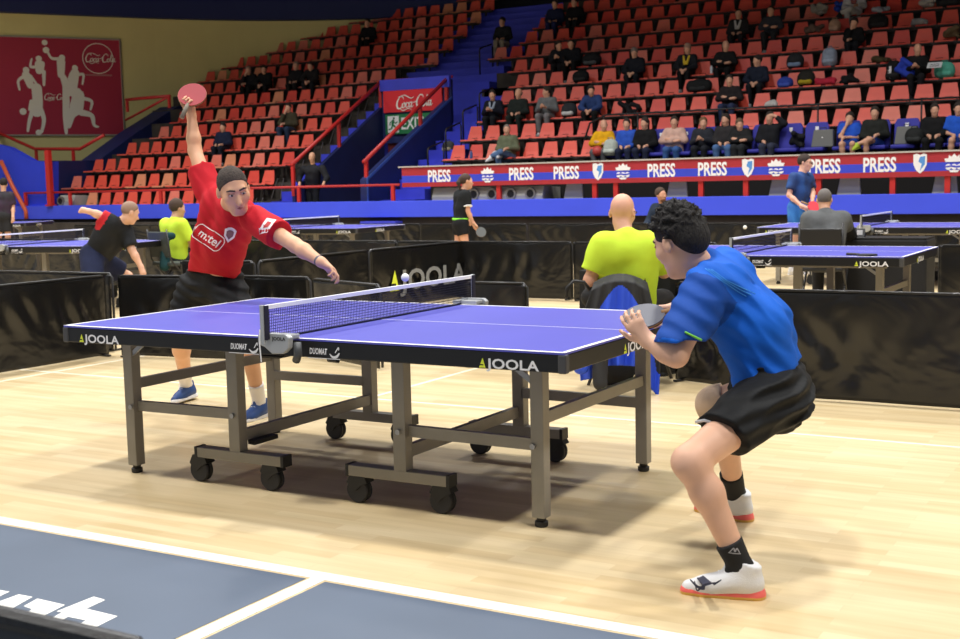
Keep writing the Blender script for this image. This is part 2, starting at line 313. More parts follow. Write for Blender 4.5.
def figure(root, J, st):
    """one continuous skin surface with clothes, hair and shoes as children of root"""
    base = np.array(root.location); h = st.get('h', .02); sc = st.get('sc', 1.); hs = st.get('hs', 1.); J = {k: (np.array(v, float) if k not in ('hL', 'hR') else v) for k, v in J.items()}
    hip = (J['pL']+J['pR'])/2; sh = (J['sL']+J['sR'])/2; lh = nrm(J['pL']-J['pR']); ls = nrm(J['sL']-J['sR']); sp = nrm(sh-hip); L = np.linalg.norm(sh-hip)
    fr = nrm(np.cross(sp, ls)); bend = st.get('bend', .0); mid = lerp(hip, sh, .52)-fr*bend; tw = st.get('tw', 1.)
    def torso(g, k=.05):
        P = []
        for e in (-1, 1):
            a, m_, b = hip+lh*e*.075*sc, mid+nrm(lh+ls)*e*.072*sc*tw, sh+ls*e*.095*sc-sp*.07*sc
            P += [C(a, m_, .098*sc+g, .094*sc*tw+g, k), C(m_, b, .094*sc*tw+g, .098*sc+g, k)]
        P += [C(sh+ls*.115*sc-sp*.012, sh-ls*.115*sc-sp*.012, .055*sc+g, None, .06), C(sh-sp*.03, lerp(sh, J['neck'], st.get('collar', .55) if g else .55), .075*sc+g*.6, .058*sc+g*.5, .05)]
        return P
    hd = J['head']; F, R, U = frame(J['F'], J['U'])
    P = torso(0)+[C(lerp(sh, J['neck'], .3), hd-U*.06*hs-F*.015, .058*hs, .054*hs, .03)]
    for e in 'LR':
        s_, e_, w_ = J['s'+e], J['e'+e], J['w'+e]
        P += [C(s_, e_, .053*sc, .041*sc, .03), C(e_, lerp(e_, w_, .35), .041*sc, .042*sc, .02), C(lerp(e_, w_, .35), w_, .042*sc, .027*sc, .02)]
        if J.get('h'+e):
            f_, n_, cu = J['h'+e]; P += hand_prims(w_, f_, n_, 1 if e == 'L' else -1, st.get('hand', 1.), cu) if h < .012 else [C(w_, w_+nrm(f_)*.075, .034, .036, .02), C(w_+nrm(f_)*.08, w_+nrm(f_)*.12+nrm(n_)*.03, .032, .02, .02)]
        p_, k_, a_ = J['p'+e], J['k'+e], J['a'+e]; kf = nrm(np.cross(np.cross(k_-p_, a_-k_), a_-k_)+1e-6); ll = st.get('leg', 1.)
        P += [C(p_, k_, .085*ll, .056*ll, .03), C(k_, lerp(k_, a_, .3)+kf*.012, .053*ll, .054*ll, .03), C(lerp(k_, a_, .3)+kf*.012, a_, .053*ll, .034*ll, .03), C(a_, a_+nrm(J['t'+e])*.04-A(0, 0, .03), .036, .034, .02)]
    if st.get('face', True) or h > .012: P += head_prims(hd, J['F'], J['U'], hs)
    organic('body', P, h, st['skin'], root, base)
    # clothes
    g = st.get('loose', .02); f = st.get('sleeve', .7); top = torso(g); sm = st['shirt'] if isinstance(st['shirt'], list) else [st['shirt']]
    for e in 'LR':
        s_, e_, w_ = J['s'+e], J['e'+e], J['w'+e]; fl = f[e] if isinstance(f, dict) else f; wd = st.get('swide', .0)
        if fl <= 1: q = lerp(s_, e_, fl); sc_ = st.get('slcut', {}).get(e, (q, nrm(e_-s_))); top += [C(s_-nrm(e_-s_)*.01, lerp(s_, e_, fl+.12), .06*sc+g, .056*sc+g*.9+wd, .045, [sc_])]
        else: q = lerp(e_, w_, fl-1); top += [C(s_, e_, .058*sc+g, .05*sc+g*.8, .04), C(e_, lerp(e_, w_, fl-1+.1), .05*sc+g*.8, .036*sc+g*.6, .03, [(q, nrm(w_-e_))])]
    if st.get('hood'): top += [C(lerp(sh, J['neck'], .5)-ls*.06-F*.06, lerp(sh, J['neck'], .5)+ls*.06-F*.06, .06, None, .04)]
    cuts = [st['hemcut']] if 'hemcut' in st else [(hip+sp*st.get('hem', .0), -nrm(sp+fr*st.get('hemtilt', 0)))]
    organic(st.get('top_name', 'shirt'), top, h*st.get('fine', 1.), sm, root, base, cuts=cuts, disp=st.get('tdisp', wrinkle(.003, 24) if h < .012 else None), matfn=st.get('smat'))
    wc = [(hip+sp*(max(st.get('hem', 0), 0)+st.get('waist', .06)), sp)]; lf = st.get('short', 2.); low = [C(hip+lh*.055-sp*.01, hip-lh*.055-sp*.01, .115*sc+g*.6, None, .05), C(hip+sp*.0+lh*.06, hip+sp*.14*sc+lh*.06, .104*sc+g*.6, .1*sc+g*.5, .05, wc), C(hip+sp*.0-lh*.06, hip+sp*.14*sc-lh*.06, .104*sc+g*.6, .1*sc+g*.5, .05, wc)]
    for e in 'LR':
        p_, k_, a_ = J['p'+e], J['k'+e], J['a'+e]; lw = st.get('lwide', .02)
        if lf <= 1: q = lerp(p_, k_, lf); low += [C(p_, lerp(p_, k_, lf+.15), .092+lw, .074+lw, .05, [(q, nrm(nrm(k_-p_)+np.array(st.get('lcut', (0, 0, 0)))))])]
        else: q = lerp(k_, a_, .96); low += [C(p_, k_, .09+lw*.6, .062+lw*.6, .04), C(k_, lerp(k_, a_, 1.05), .062+lw*.6, .045+lw*.6, .03, [(q, nrm(a_-k_))])]
    organic('shorts' if lf <= 1 else 'trousers', low, h, st['lower'], root, base, disp=st.get('ldisp', wrinkle(.003, 26, (.3, .8, 1)) if h < .012 else None))
    for e in 'LR':
        a_ = J['a'+e]; k_ = J['k'+e]
        if st.get('sock'): organic('sock', [C(lerp(a_, k_, st.get('sockh', .3)+.05), a_, .050, .040, .02, [(lerp(a_, k_, st.get('sockh', .3)), nrm(k_-a_))]), C(a_, a_+nrm(J['t'+e])*.03-A(0, 0, .02), .039, .038, .02)], h*.9, st['sock'], root, base)
        if st.get('shoe'): shoe(root, base, a_, J['t'+e], st['shoe'], st.get('sole', st['shoe']), J.get('u'+e, A(0, 0, 1)), st.get('ss', 1.), h*.85, laces=st.get('laces'))
    hr = st.get('hair')
    if hr:
        m_, kind = hr; M = np.stack([R, F, U], 1); o = lambda r, f_, u: hd+hs*(R*r+F*f_+U*u); hh = h*.8 if h < .012 else h*.8
        if kind == 'crop': H = [E_(o(0, -.014, .032), A(.077, .0965, .0905)*hs, M, .01)]+([C(o(e_*.0725, .022, .02), o(e_*.071, .026, -.022), .010*hs, .007*hs, .01) for e_ in (-1, 1)] if h < .012 else []); ct = [(o(0, .064, .072), nrm(F*.72-U*.62)), (o(0, 0, -.035), -U+F*.62)]
        elif kind == 'short': H = [E_(o(0, -.018, .038), A(.083, .102, .098)*hs, M, .01)]; ct = [(o(0, .066, .066), nrm(F*.75-U*.6)), (o(0, 0, -.045), -U+F*.7)]
        elif kind == 'rim': H = [E_(o(0, -.02, .0), A(.08, .092, .07)*hs, M, .01)]; ct = [(o(0, 0, .03), U), (o(0, 0, -.05), -U+F*.4), (o(0, .02, 0), F)]
        elif kind == 'long': H = [E_(o(0, -.022, .035), A(.086, .1, .098)*hs, M, .02), C(o(0, -.06, 0), o(0, -.075, -.17), .07*hs, .055*hs, .04)]; ct = [(o(0, .06, .055), nrm(F*.8-U*.55))]
        elif kind == 'tail': H = [E_(o(0, -.018, .036), A(.081, .1, .095)*hs, M, .01), C(o(0, -.1, .05), o(0, -.135, -.02), .03*hs, .034*hs, .02), C(o(0, -.135, -.02), o(0, -.11, -.14), .034*hs, .014*hs, .02)]; ct = [(o(0, .055, .05), nrm(F*.8-U*.5))]
        else: H, ct = kind(o, M)
        organic('hair', H, hh, m_, root, base, cuts=ct, disp=st.get('hdisp'))
    return root

def seated(spec):
    """joints of a person on a stadium seat whose front lip is at the origin, facing -y"""
    g = random.Random(spec.get('seed', 1)); lean = spec.get('lean', 0.); y0 = .24; q = lambda a: g.uniform(-a, a)
    J = dict(pL=(.085, y0, .09), pR=(-.085, y0, .09), head=(q(.02), .22-lean*.9, .80-abs(lean)*.35), neck=(0, .25-lean*.75, .66-abs(lean)*.2))
    J['sL'] = (.175, .26-lean*.6, .565-abs(lean)*.12); J['sR'] = (-.175, .26-lean*.6, .565-abs(lean)*.12)
    tw = spec.get('turn', q(.4)); J['F'] = (math.sin(tw), -math.cos(tw), spec.get('nod', -.15)-lean*.8); J['U'] = (0, -.1, 1)
    J['kL'] = (.12+q(.03), -.18, .12); J['kR'] = (-.12+q(.03), -.18, .12); J['aL'] = (.11+q(.03), -.12+q(.05), -.34); J['aR'] = (-.11+q(.03), -.12+q(.05), -.34)
    J['tL'] = (.2, -1, 0); J['tR'] = (-.2, -1, 0)
    p = spec.get('pose', 'lap'); zs = J['sL'][2]; ys = J['sL'][1]
    J.update(eL=(.25, ys-.06, zs-.27), eR=(-.25, ys-.06, zs-.27), wL=(.1, -.02, .24), wR=(-.1, -.02, .24), hL=((-.4, -.8, -.2), (0, 0, -1), .5), hR=((.4, -.8, -.2), (0, 0, -1), .5))
    if p == 'cross': J.update(eL=(.27, ys-.1, zs-.22), eR=(-.27, ys-.1, zs-.22), wL=(-.06, ys-.22, zs-.2), wR=(.06, ys-.25, zs-.24), hL=((-1, .1, .2), (0, 1, 0), .3), hR=((1, .1, .1), (0, 1, 0), .3))
    if p == 'chin': J.update(eR=(-.2, ys-.22, zs-.25), wR=(-.05, J['head'][1]-.13, J['head'][2]-.17), hR=((.2, .3, 1), (0, 1, 0), 1.), wL=(-.08, ys-.22, .3))
    if p == 'phone': J.update(wL=(.05, -.1, .36), wR=(-.05, -.1, .36), hL=((-.3, -.8, .3), (0, 0, 1), .8), hR=((.3, -.8, .3), (0, 0, 1), .8))
    if p == 'legcross': J.update(kL=(-.05, -.2, .2), aL=(-.3, -.2, .1), tL=(-.4, -1, -.2), wL=(.1, -.1, .3))
    if p == 'raise': J.update(eL=(.33, ys-.12, zs+.08), wL=(.14, ys-.1, zs+.26), hL=((-1, 0, .3), (0, -1, 0), .4))
    if p == 'knees': J.update(eL=(.25, ys-.2, .3), eR=(-.25, ys-.2, .3), wL=(.05, -.22, .2), wR=(-.05, -.22, .2), hL=((-.5, -.6, -.5), (0, 0, -1), .6), hR=((.5, -.6, -.5), (0, 0, -1), .6))
    s = spec.get('size', 1.)*.9
    for k in J:
        if k not in ('hL', 'hR', 'F', 'U', 'tL', 'tR'): J[k] = np.array(J[k])*A(1.06, 1, 1)*s+A(0, 0, (1-s)*.09-.04)
    return J
# ------------------------------------------------------------------ the hall
def plane(name, pts, m, kind='structure'):
    o = MB().add(pts, [tuple(range(len(pts)))]).build(name, m); o['kind'] = kind; return o
M_floor = floor_material()
plane('floor', [(-40, -14, 0), (14, -14, 0), (14, 24, 0), (-40, 24, 0)], M_floor)
M_line = mat('court_line_paint', s2l(236, 235, 230), .45, var=.03)
M_court = mat('court_grey_paint', s2l(90, 102, 120), .42, var=.07, vscale=1.2)
M_bare = mat('bare_wood_edge', s2l(231, 206, 150), .4, var=.05)
Y0 = -1.475; tn = [0]
def flat(x0, y0, x1, y1, m, z=.0015):
    tn[0] += 1; b = MB(); b.box(((x0+x1)/2, (y0+y1)/2, z/2), (x1-x0, y1-y0, z)); return structure(b.build('trim_%d' % tn[0], m))
flat(-14, -10, .692, Y0-.055, M_court); flat(.778, -10, 14, Y0-.055, M_court)
flat(-14, Y0-.04, 14, Y0+.03, M_line, .002); flat(.705, -10, .765, Y0-.04, M_line, .002)
M_l2 = mat('worn_line_paint', s2l(232, 222, 198), .45, var=.05)
flat(-14, 1.688, 14, 1.722, M_l2, .002); flat(-4.37, 1.722, -4.33, 14, M_l2, .002); flat(-4.37, -1.4, -4.33, 1.688, M_l2, .002); flat(-1.33, 1.722, -1.295, 9, M_l2, .002)
# white sponsor letters painted on the grey court, cut off by the frame
def floor_letter(pts): 
    P = [onZ(x/4, 480+y/3.98) for x, y in pts]; b = MB(); b.prism([(p[0], p[1]) for p in P], lambda u, v, t: (u, v, t), .0016, .003); return b
for k, pts in enumerate([[(-60, 470), (-60, 432), (38, 447), (0, 465)], [(75, 458), (130, 468), (48, 514), (-40, 505), (-40, 500)], [(95, 505), (150, 475), (260, 500), (165, 548), (100, 535), (130, 517)],
        [(375, 467), (421, 480), (345, 515), (470, 545), (370, 595), (303, 583), (345, 562), (272, 547), (245, 562), (200, 556), (248, 530), (226, 526)]]):
    o = floor_letter(pts).build('trim_%d' % (20+k), M_line); o['kind'] = 'structure'

# stands: steps, seats rows follow Y = 21 + .86 k, lip z = 1.98 + .485 k
TY, TZ, Y1, Z1 = .86, .485, 21.0, 1.98
rowY = lambda k: Y1+TY*k; rowZ = lambda k: Z1+TZ*k
M_conc = mat('stand_concrete', s2l(66, 60, 54), .9, var=.25, vscale=3)
M_dark = mat('stand_dark', s2l(34, 27, 26), .9, var=.2)
M_navy = mat('navy_paint', s2l(24, 36, 92), .6, var=.1, vscale=2)
M_blue = mat('stair_blue_paint', s2l(56, 64, 200), .6, var=.08, vscale=2)
M_band = mat('band_blue_paint', s2l(62, 82, 232), .5, var=.04, vscale=1)
M_red = mat('red_rail_paint', s2l(188, 40, 38), .45)
def steps(name, x0, x1, k0, k1, m, n=1, dy=.5):
    """solid stepped block, treads .43 below the seat lips"""
    prof = []; y = rowY(k0)+dy-TY
    for i in range(k0*n, k1*n+1):
        z = rowZ(i/n)-.43; ya = rowY(i/n)+dy-TY if n == 1 else rowY(i/n)+dy-TY
        prof += [(ya, z-TZ/n if i > k0*n else z-1.2), (ya, z)]
    ye = rowY(k1)+dy+.3; prof += [(ye, rowZ(k1)-.43), (ye, rowZ(k1)-2.2), (rowY(k0)+dy-TY+1.4, rowZ(k0)-2.2), (rowY(k0)+dy-TY, rowZ(k0)-1.63)]
    b = MB(); b.prism(prof, lambda u, v, t: (t, u, v), x0, x1); return structure(b.build(name, m))
steps('stand_tiers_left', -26, -16.98, -2, 11, M_conc)
steps('stand_tiers_right', -12.62, 6, 0, 11, M_conc)
steps('stand_tiers_upper_right', -13.7, -12.62, 5, 11, M_conc)
steps('stair_left', -16.98, -15.95, -2, 5, M_blue, 2)
steps('stair_right', -13.62, -12.62, -2, 5, M_blue, 2)
steps('stair_upper', -16.98, -13.7, 5, 11, M_blue, 2)
plane('wall_back', [(-40, 31.2, 0), (14, 31.2, 0), (14, 31.2, 15), (-40, 31.2, 15)], mat('upper_wall', s2l(30, 32, 40), .9))
plane('ceiling', [(-46, -16, 13.6), (16, -16, 13.6), (16, 34, 13.6), (-46, 34, 13.6)], mat('ceiling_dark', s2l(60, 62, 68), .95, var=.1))
plane('wall_right', [(14, -16, 0), (14, 34, 0), (14, 34, 14), (14, -16, 14)], mat('hall_wall', s2l(150, 150, 150), .9))
# podium front: dark foot, bright blue band
b = MB(); b.box((-10, 19.3, .35), (34, .16, .70)); structure(b.build('baseboard_back', M_dark))
b = MB(); b.box((-10.4, 19.26, .86), (32.6, .26, .375)); structure(b.build('trim_30', M_band, bevel=.01))
b = MB(); b.box((-10, 20.2, .29), (32, 1.7, .57)); structure(b.build('trim_31', M_dark))
b = MB(); b.box((-4.0, 20.35, 1.15), (17, .12, 1.2)); structure(b.build('trim_32', mat('under_stand', s2l(22, 18, 18), .95)))
# vomitory between the stairs
def wallprof(name, x0, x1, prof, m): b = MB(); b.prism(prof, lambda u, v, t: (t, u, v), x0, x1); return structure(b.build(name, m))
sl = .5640; zt = lambda y: 1.18+(y-19.25)*sl+.1
wallprof('wall_vomitory_left', -15.95, -15.85, [(19.35, .55), (19.35, zt(19.35)), (23.3, zt(23.3)), (23.3, .55)], M_navy)
wallprof('wall_vomitory_right', -13.87, -13.66, [(19.33, .55), (19.33, 1.56), (23.3, 3.66), (23.3, .55)], M_navy)
b = MB(); b.prism([(19.31, .57), (19.31, 1.60), (23.3, 3.71), (23.3, 3.64), (19.36, 1.55), (19.36, .57)], lambda u, v, t: (t, u, v), -13.67, -13.65); structure(b.build('trim_33', mat('edge_blue', s2l(52, 84, 160), .6)))
wallprof('wall_vomitory_back', -15.87, -13.66, [(23.25, 2.55), (23.25, 4.15), (23.35, 4.15), (23.35, 2.55)], M_navy)
b = MB(); b.box((-14.76, 23.22, 4.09), (2.2, .12, .3)); structure(b.build('trim_34', M_blue))
b = MB(); b.box((-14.76, 23.36, 1.56), (2.0, .06, 1.98)); structure(b.build('door_1', mat('door_maroon', s2l(96, 26, 30), .6)))
# left end: navy flank wall, bright blue return wall, curved yellow wall with navy fascia
prof = [(19.56, .55), (19.56, 2.32), (21.82, 2.34), (23.5, 3.25), (25.3, 4.1), (27.5, 4.2), (27.5, .55)]
wallprof('wall_left', -26.0, -25.22, prof, M_navy)
P = [onY(x, y, 19.3) for x, y in [(-60, 132), (8, 147), (33, 161), (53, 161.5), (53, 206), (53, 262), (-60, 270)]]
b = MB(); b.prism([(p[0], max(p[2], 0)) for p in P], lambda u, v, t: (u, t, v), 19.3, 19.5); structure(b.build('wall_left_return', mat('return_blue', s2l(38, 62, 214), .6, var=.06, vscale=1)))
WN = A(-.834, .552, 0); WT = A(.552, .834, 0); W0 = A(-27.0, 24.2, 0)                     # banner wall: outward normal, direction, a point on it
plan = [W0-WT*16, W0-WT*5, W0+WT*0.6]; d = math.atan2(WT[1], WT[0]); p = plan[-1].copy()
for i in range(14): p = p+A(math.cos(d), math.sin(d), 0)*.85; plan.append(p.copy()); d -= math.radians(3.5)
n = len(plan); M_yel = mat('yellow_wall_paint', s2l(214, 205, 142), .85, var=.04, vscale=.6)
b = MB(); b.add([(q[0], q[1], z) for z in (0, 7.6) for q in plan], [(i, i+1, n+i+1, n+i) for i in range(n-1)]); structure(b.build('wall_far_left', M_yel))
b = MB(); q2 = [q-WN*.35 for q in plan]; b.add([(q[0], q[1], z) for z in (6.95, 9.2) for q in q2]+[(q[0], q[1], 6.95) for q in plan], [(i, i+1, n+i+1, n+i) for i in range(n-1)]+[(i, i+1, 2*n+i+1, 2*n+i) for i in range(n-1)])
structure(b.build('trim_35', mat('fascia_navy', s2l(20, 34, 92), .7)))
b = MB(); q2 = [q-WN*.2 for q in plan]; b.add([(q[0], q[1], z) for z in (9.2, 13.6) for q in q2], [(i, i+1, n+i+1, n+i) for i in range(n-1)]); structure(b.build('wall_above_fascia', mat('upper_wall_brown', s2l(70, 66, 62), .9)))
def onW(x, y, off=0): d_ = ray(x, y); n_ = WN; t = ((W0-n_*off-CAM)@n_)/(d_@n_); return CAM+d_*t

# ------------------------------------------------------------------ lettering drawn with brush strokes
def script_cola():   # two flowing script words, about 5 units wide and 1.5 high
    def word(x, ends):
        st = [([(x+.95, .95), (x+.8, 1.2), (x+.45, 1.15), (x+.1, .6), (x+.15, .05), (x+.5, -.02), (x+.85, .3)], [.06, .14, .1, .2, .2, .12, .05])]
        o = lambda u: ([(u+.28, .52), (u+.05, .4), (u+.04, .08), (u+.22, .02), (u+.38, .25), (u+.28, .52), (u+.5, .45)], [.07, .12, .14, .09, .13, .1, .04])
        c_ = lambda u: ([(u+.36, .45), (u+.2, .54), (u+.03, .25), (u+.12, .02), (u+.42, .16)], [.12, .08, .15, .12, .04])
        a_ = lambda u: [([(u+.36, .48), (u+.12, .5), (u+.03, .15), (u+.16, .01), (u+.36, .4)], [.08, .1, .14, .1, .06]), ([(u+.42, .55), (u+.33, .12), (u+.42, .02), (u+.6, .2)], [.12, .13, .09, .04])]
        l_ = lambda u: [([(u+.02, .2), (u+.3, .85), (u+.28, 1.15), (u+.17, .95), (u+.1, .2), (u+.18, .02), (u+.36, .2)], [.04, .08, .1, .1, .14, .09, .04])]
        st.append(o(x+.75))
        if ends == 'ca': st.append(c_(x+1.2)); st += a_(x+1.6)
        else: st += l_(x+1.2); st += a_(x+1.5)
        return st
    return word(0, 'ca')+word(2.55, 'la')+[([(2.15, .45), (2.5, .55), (2.75, .45)], [.05, .1, .05]), ([(.3, 1.17), (1.1, 1.32), (1.9, .95), (2.35, 1.1)], [.04, .09, .1, .03]), ([(.5, -.02), (.9, -.28), (1.6, -.1), (2.0, -.3)], [.08, .1, .08, .03])]
def script(m, o, xd, yd, width, parent=None, base=None, name='script_lettering'):
    b = ribbon(script_cola(), .006); k = width/4.7; me = b.mesh(name, m); me.transform(Matrix.Diagonal((k, k, k, 1))); place(me, o, xd, yd)
    if base is not None: me.transform(Matrix.Translation(tuple(-np.array(base, float))))
    return link(name, me, parent)
M_white = mat('white_print', s2l(232, 230, 224), .6)
M_offw = mat('banner_print', s2l(228, 226, 212), .7)
# big red banner on the curved wall
c0 = onW(-40, 137.2, .06); c1 = onW(124.5, 132.5, .06); c2 = onW(119, 38.5, .06); wx = WT.copy()
u1 = (c1-W0)@WT; ub = (onW(0, 90)-W0)@WT; zb, zt_ = (onW(62, 135.2)[2]), (onW(62, 38)[2])
bn = thing('wall_banner', tuple(W0+WT*(u1-3)-WN*.05+A(0, 0, zb)), 'huge red wall banner with pale athlete silhouettes on the yellow wall', 'banner')
B0 = np.array(bn.location); W_ = 5.6
bp = lambda u, v, o: tuple(W0+WT*u-WN*o+A(0, 0, v)-B0)
mb = MB(); mb.prism([(u1-W_, zb), (u1, zb), (u1, zt_), (u1-W_, zt_)], lambda u, v, t: bp(u, v, t), .02, .06); mb.build('banner_sheet', mat('banner_red', s2l(164, 28, 60), .6, var=.06, vscale=.5), bn)
mb = MB()
for a, c in (((u1-W_, zb), (u1, zb)), ((u1, zb), (u1, zt_)), ((u1, zt_), (u1-W_, zt_))): mb.bar(bp(*a, .05), bp(*c, .05), .05, .05)
mb.build('banner_frame', mat('banner_frame_grey', s2l(150, 146, 132), .6), bn)
def bpx(x, y): q = onW(x, y, .07); return ((q-W0)@WT, q[2])
def sil(strokes, circles=()):
    st = []; sw = np.linalg.norm(onW(61, 90, .07)-onW(60, 90, .07))
    for pts, wd in strokes: st.append(([bpx(20*0+x/4.914, 20+y/4.914) for x, y in pts], [q/4.914*sw for q in (wd if hasattr(wd, '__len__') else [wd]*len(pts))]))
    b = ribbon(st, .003)
    for x, y, r in circles:
        c = bpx(x/4.914, 20+y/4.914); rr = r/4.914*sw; b.add([(c[0]+rr*math.cos(t*math.pi/8), c[1]+rr*math.sin(t*math.pi/8), .02) for t in range(16)], [tuple(range(16))])
    b.v = [bp(u, v, .066+z) for u, v, z in b.v]; return b.build('athlete_silhouette', M_offw, bn)
sil([([(188, 215), (192, 250)], 34), ([(205, 215), (200, 245)], 30), ([(180, 230), (150, 228), (156, 190)], [16, 14, 8]), ([(215, 255), (216, 320)], [20, 12])], [(190, 190, 15)])
sil([([(128, 270), (150, 320)], [40, 36]), ([(112, 280), (90, 300), (96, 342)], [18, 13, 10]), ([(150, 275), (178, 312)], [16, 10]), ([(150, 325), (200, 330)], [14, 10])], [(128, 246, 16)])
sil([([(180, 335), (185, 400), (180, 450)], [50, 50, 56]), ([(162, 440), (146, 490), (137, 545)], [26, 18, 12]), ([(200, 440), (216, 490), (205, 550)], [26, 20, 14]), ([(155, 400), (145, 440)], [20, 14])])
sil([([(300, 205), (300, 270)], [42, 34]), ([(295, 190), (255, 188), (235, 158)], [16, 14, 10]), ([(310, 280), (325, 320)], [30, 40])], [(304, 186, 16)])
sil([([(368, 260), (360, 300), (350, 350)], [44, 50, 54]), ([(388, 268), (410, 270), (405, 315)], [16, 14, 9]), ([(350, 262), (338, 290)], [16, 12])], [(368, 236, 15)])
sil([([(322, 310), (325, 400), (322, 480), (326, 555)], [30, 36, 26, 16]), ([(385, 370), (375, 430), (350, 470), (340, 525)], [60, 70, 40, 18]), ([(410, 385), (450, 400), (445, 440)], [20, 16, 10]), ([(400, 455), (450, 470), (462, 515), (482, 525)], [34, 24, 16, 10])], [(383, 350, 16)])
sil([], [(219, 111, 14)]); sil([], [(226, 148, 16)]); sil([], [(113, 450, 17)]); sil([], [(190, 553, 15)])
bw = lambda x, y, o: W0*A(1, 1, 0)+WT*bpx(x, y)[0]-WN*o+A(0, 0, bpx(x, y)[1])
script(M_offw, bw(85.5, 61.5, .068), WT, A(0, 0, 1), .95, bn, B0)
script(M_offw, bw(44.5, 99.5, .072), WT, A(0, 0, 1), .68, bn, B0)
cc = bpx(98, 58.5); rr = .47; mb = ribbon([([(cc[0]+rr*math.cos(t*math.pi/12), cc[1]+rr*math.sin(t*math.pi/12)) for t in range(25)], .025)]); mb.v = [bp(u, v, .066) for u, v, _ in mb.v]; mb.build('ring', M_offw, bn)
mb = MB(); a = bpx(86, 75); c = bpx(112, 77); mb.prism([(a[0], a[1]-.02), (c[0], a[1]-.02), (c[0], a[1]+.03), (a[0], a[1]+.03)], lambda u, v, t: bp(u, v, t), .06, .066); mb.build('caption_line', mat('banner_print_dim', s2l(170, 110, 110), .7), bn)

# ------------------------------------------------------------------ red railings
def railing(name, pts, posts, zlow, label, r=.035, extra=(), m=None):
    o = thing(name, pts[0], label, 'railing'); b0 = np.array(o.location); mb = MB(); mb.tube([np.array(p)-b0 for p in pts], r); 
    for e in extra: mb.tube([np.array(p)-b0 for p in e], r*.8)
    mb.build('top_rail', m or M_red, o, smooth=True)
    for p, zl in posts: mb = MB(); p = np.array(p, float); mb.box((p+A(p[0], p[1], zl))/2-b0, (.085, .06, p[2]-zl)); mb.build('post', M_red, o)
    return o
railing('railing', [(-25.45, 19.2, 1.41), (-12.66, 19.2, 1.42)], [((x, 19.2, 1.41), 1.05) for x in (-25.4, -24.45, -23.6, -20.2, -18.6, -15.62, -12.85)], 0, 'long red railing along the top of the blue band', .03)
railing('railing', [(-15.9, 19.3, 1.96), (-15.9, 23.3, 4.22)], [((-15.9, 19.35, 1.97), 1.2), ((-15.9, 21.3, 3.05), 2.4), ((-15.9, 23.25, 4.2), 3.5)], 0, 'sloping red handrail above the left wall of the exit passage', .05)
railing('railing', [(-13.77, 19.35, 1.97), (-13.77, 23.25, 4.17)], [((-13.77, 19.45, 2.0), 1.5), ((-13.77, 21.9, 3.38), 2.8), ((-13.77, 23.2, 4.13), 3.5)], 0, 'sloping red handrail in front of the soft drink sign', .05)
railing('railing', [(-15.85, 23.4, 4.24), (-13.7, 23.4, 4.22)], [((-15.0, 23.4, 4.22), 4.1), ((-14.3, 23.4, 4.2), 4.1)], 0, 'short red top rail across the head of the exit passage', .035)
p = [onY(x, y, 19.1) for x, y in [(1, 161), (12, 185), (26, 211)]]
railing('railing', p+[onY(26.5, 219, 19.1)], [], 0, 'orange sloping handrail at the far left wall', .06, m=mat('orange_rail_paint', s2l(206, 92, 54), .5))
p = [onY(x, y, 21.2) for x, y in [(-12, 128), (8, 137), (35, 149), (80, 149), (104, 135)]]
railing('railing', p, [(onY(36, 149, 21.2), onY(36, 162, 21.2)[2]), (onY(73, 149, 21.2), onY(73, 163, 21.2)[2])], 0, 'bent red railing under the big athlete banner', .05)
p = [onY(x, y, 23.6) for x, y in [(126, 100), (145, 98), (170, 96)]]
railing('railing', p, [(onY(127, 100, 23.6), onY(127, 112, 23.6)[2]), (onY(169, 97, 23.6), onY(169, 108, 23.6)[2])], 0, 'red railing between yellow wall and top left seats', .05, [[onY(126, 120, 23.6), onY(150, 107, 23.6), onY(168, 97, 23.6)]])
o = thing('pillar', onY(51, 206, 19.15), 'thick red steel post in front of the bright blue wall', 'pillar'); mb = MB(); hgt = onY(53, 150, 19.15)[2]-o.location[2]; mb.box((0, 0, hgt/2), (.16, .12, hgt)); mb.box((0, 0, .02), (.24, .2, .04)); mb.build('shaft', M_red, o)
# ------------------------------------------------------------------ seats
M_seat = [mat('seat_red_plastic', s2l(222, 86, 68), .45, var=.05, vscale=5), mat('seat_faded_plastic', s2l(220, 118, 100), .5, var=.06, vscale=5), mat('seat_deep_plastic', s2l(208, 68, 56), .45, var=.05, vscale=5), mat('seat_tan_plastic', s2l(214, 138, 102), .5, var=.05)]
M_steel = mat('seat_bracket_steel', s2l(52, 44, 42), .6)
M_hole = mat('seat_slot', s2l(24, 16, 16), .9)
def seat_mesh(m):
    b = MB(); prof = [(-.0, .0), (.02, .035), (.30, .0), (.36, .03), (.41, .17), (.465, .375)]; th = .016; hw = [.205, .2, .2, .205, .19, .15]
    for s_ in (0, 1): pass
    top = [(y, z) for y, z in prof]; vs = []; n = len(prof)
    for i, (y, z) in enumerate(prof):
        t = nrm(np.array(prof[min(i+1, n-1)])-np.array(prof[max(i-1, 0)])); nn = A(-t[1], t[0])*th
        for x in (-hw[i], hw[i]): vs += [(x, y, z), (x, y-nn[0], z-nn[1])]
    fs = []
    for i in range(n-1):
        a = i*4; c = a+4; fs += [(a, a+2, c+2, c), (a+1, c+1, c+3, a+3), (a, c, c+1, a+1), (a+2, a+3, c+3, c+2)]
    fs += [(0, 1, 3, 2), (4*n-4, 4*n-2, 4*n-1, 4*n-3)]; b.add(vs, fs)
    b.cur = 1; b.box((0, .2, -.035), (.5, .05, .05)); b.box((0, .2, -.15), (.05, .05, .2)); b.box((0, .02, -.012), (.5, .03, .03))
    b.cur = 2; b.box((0, .385, .075), (.16, .02, .022), np.array(Matrix.Rotation(math.radians(20), 3, 'X')))
    me = b.mesh('stadium_seat', [m, M_steel, M_hole]); return me
SM = [seat_mesh(m) for m in M_seat]
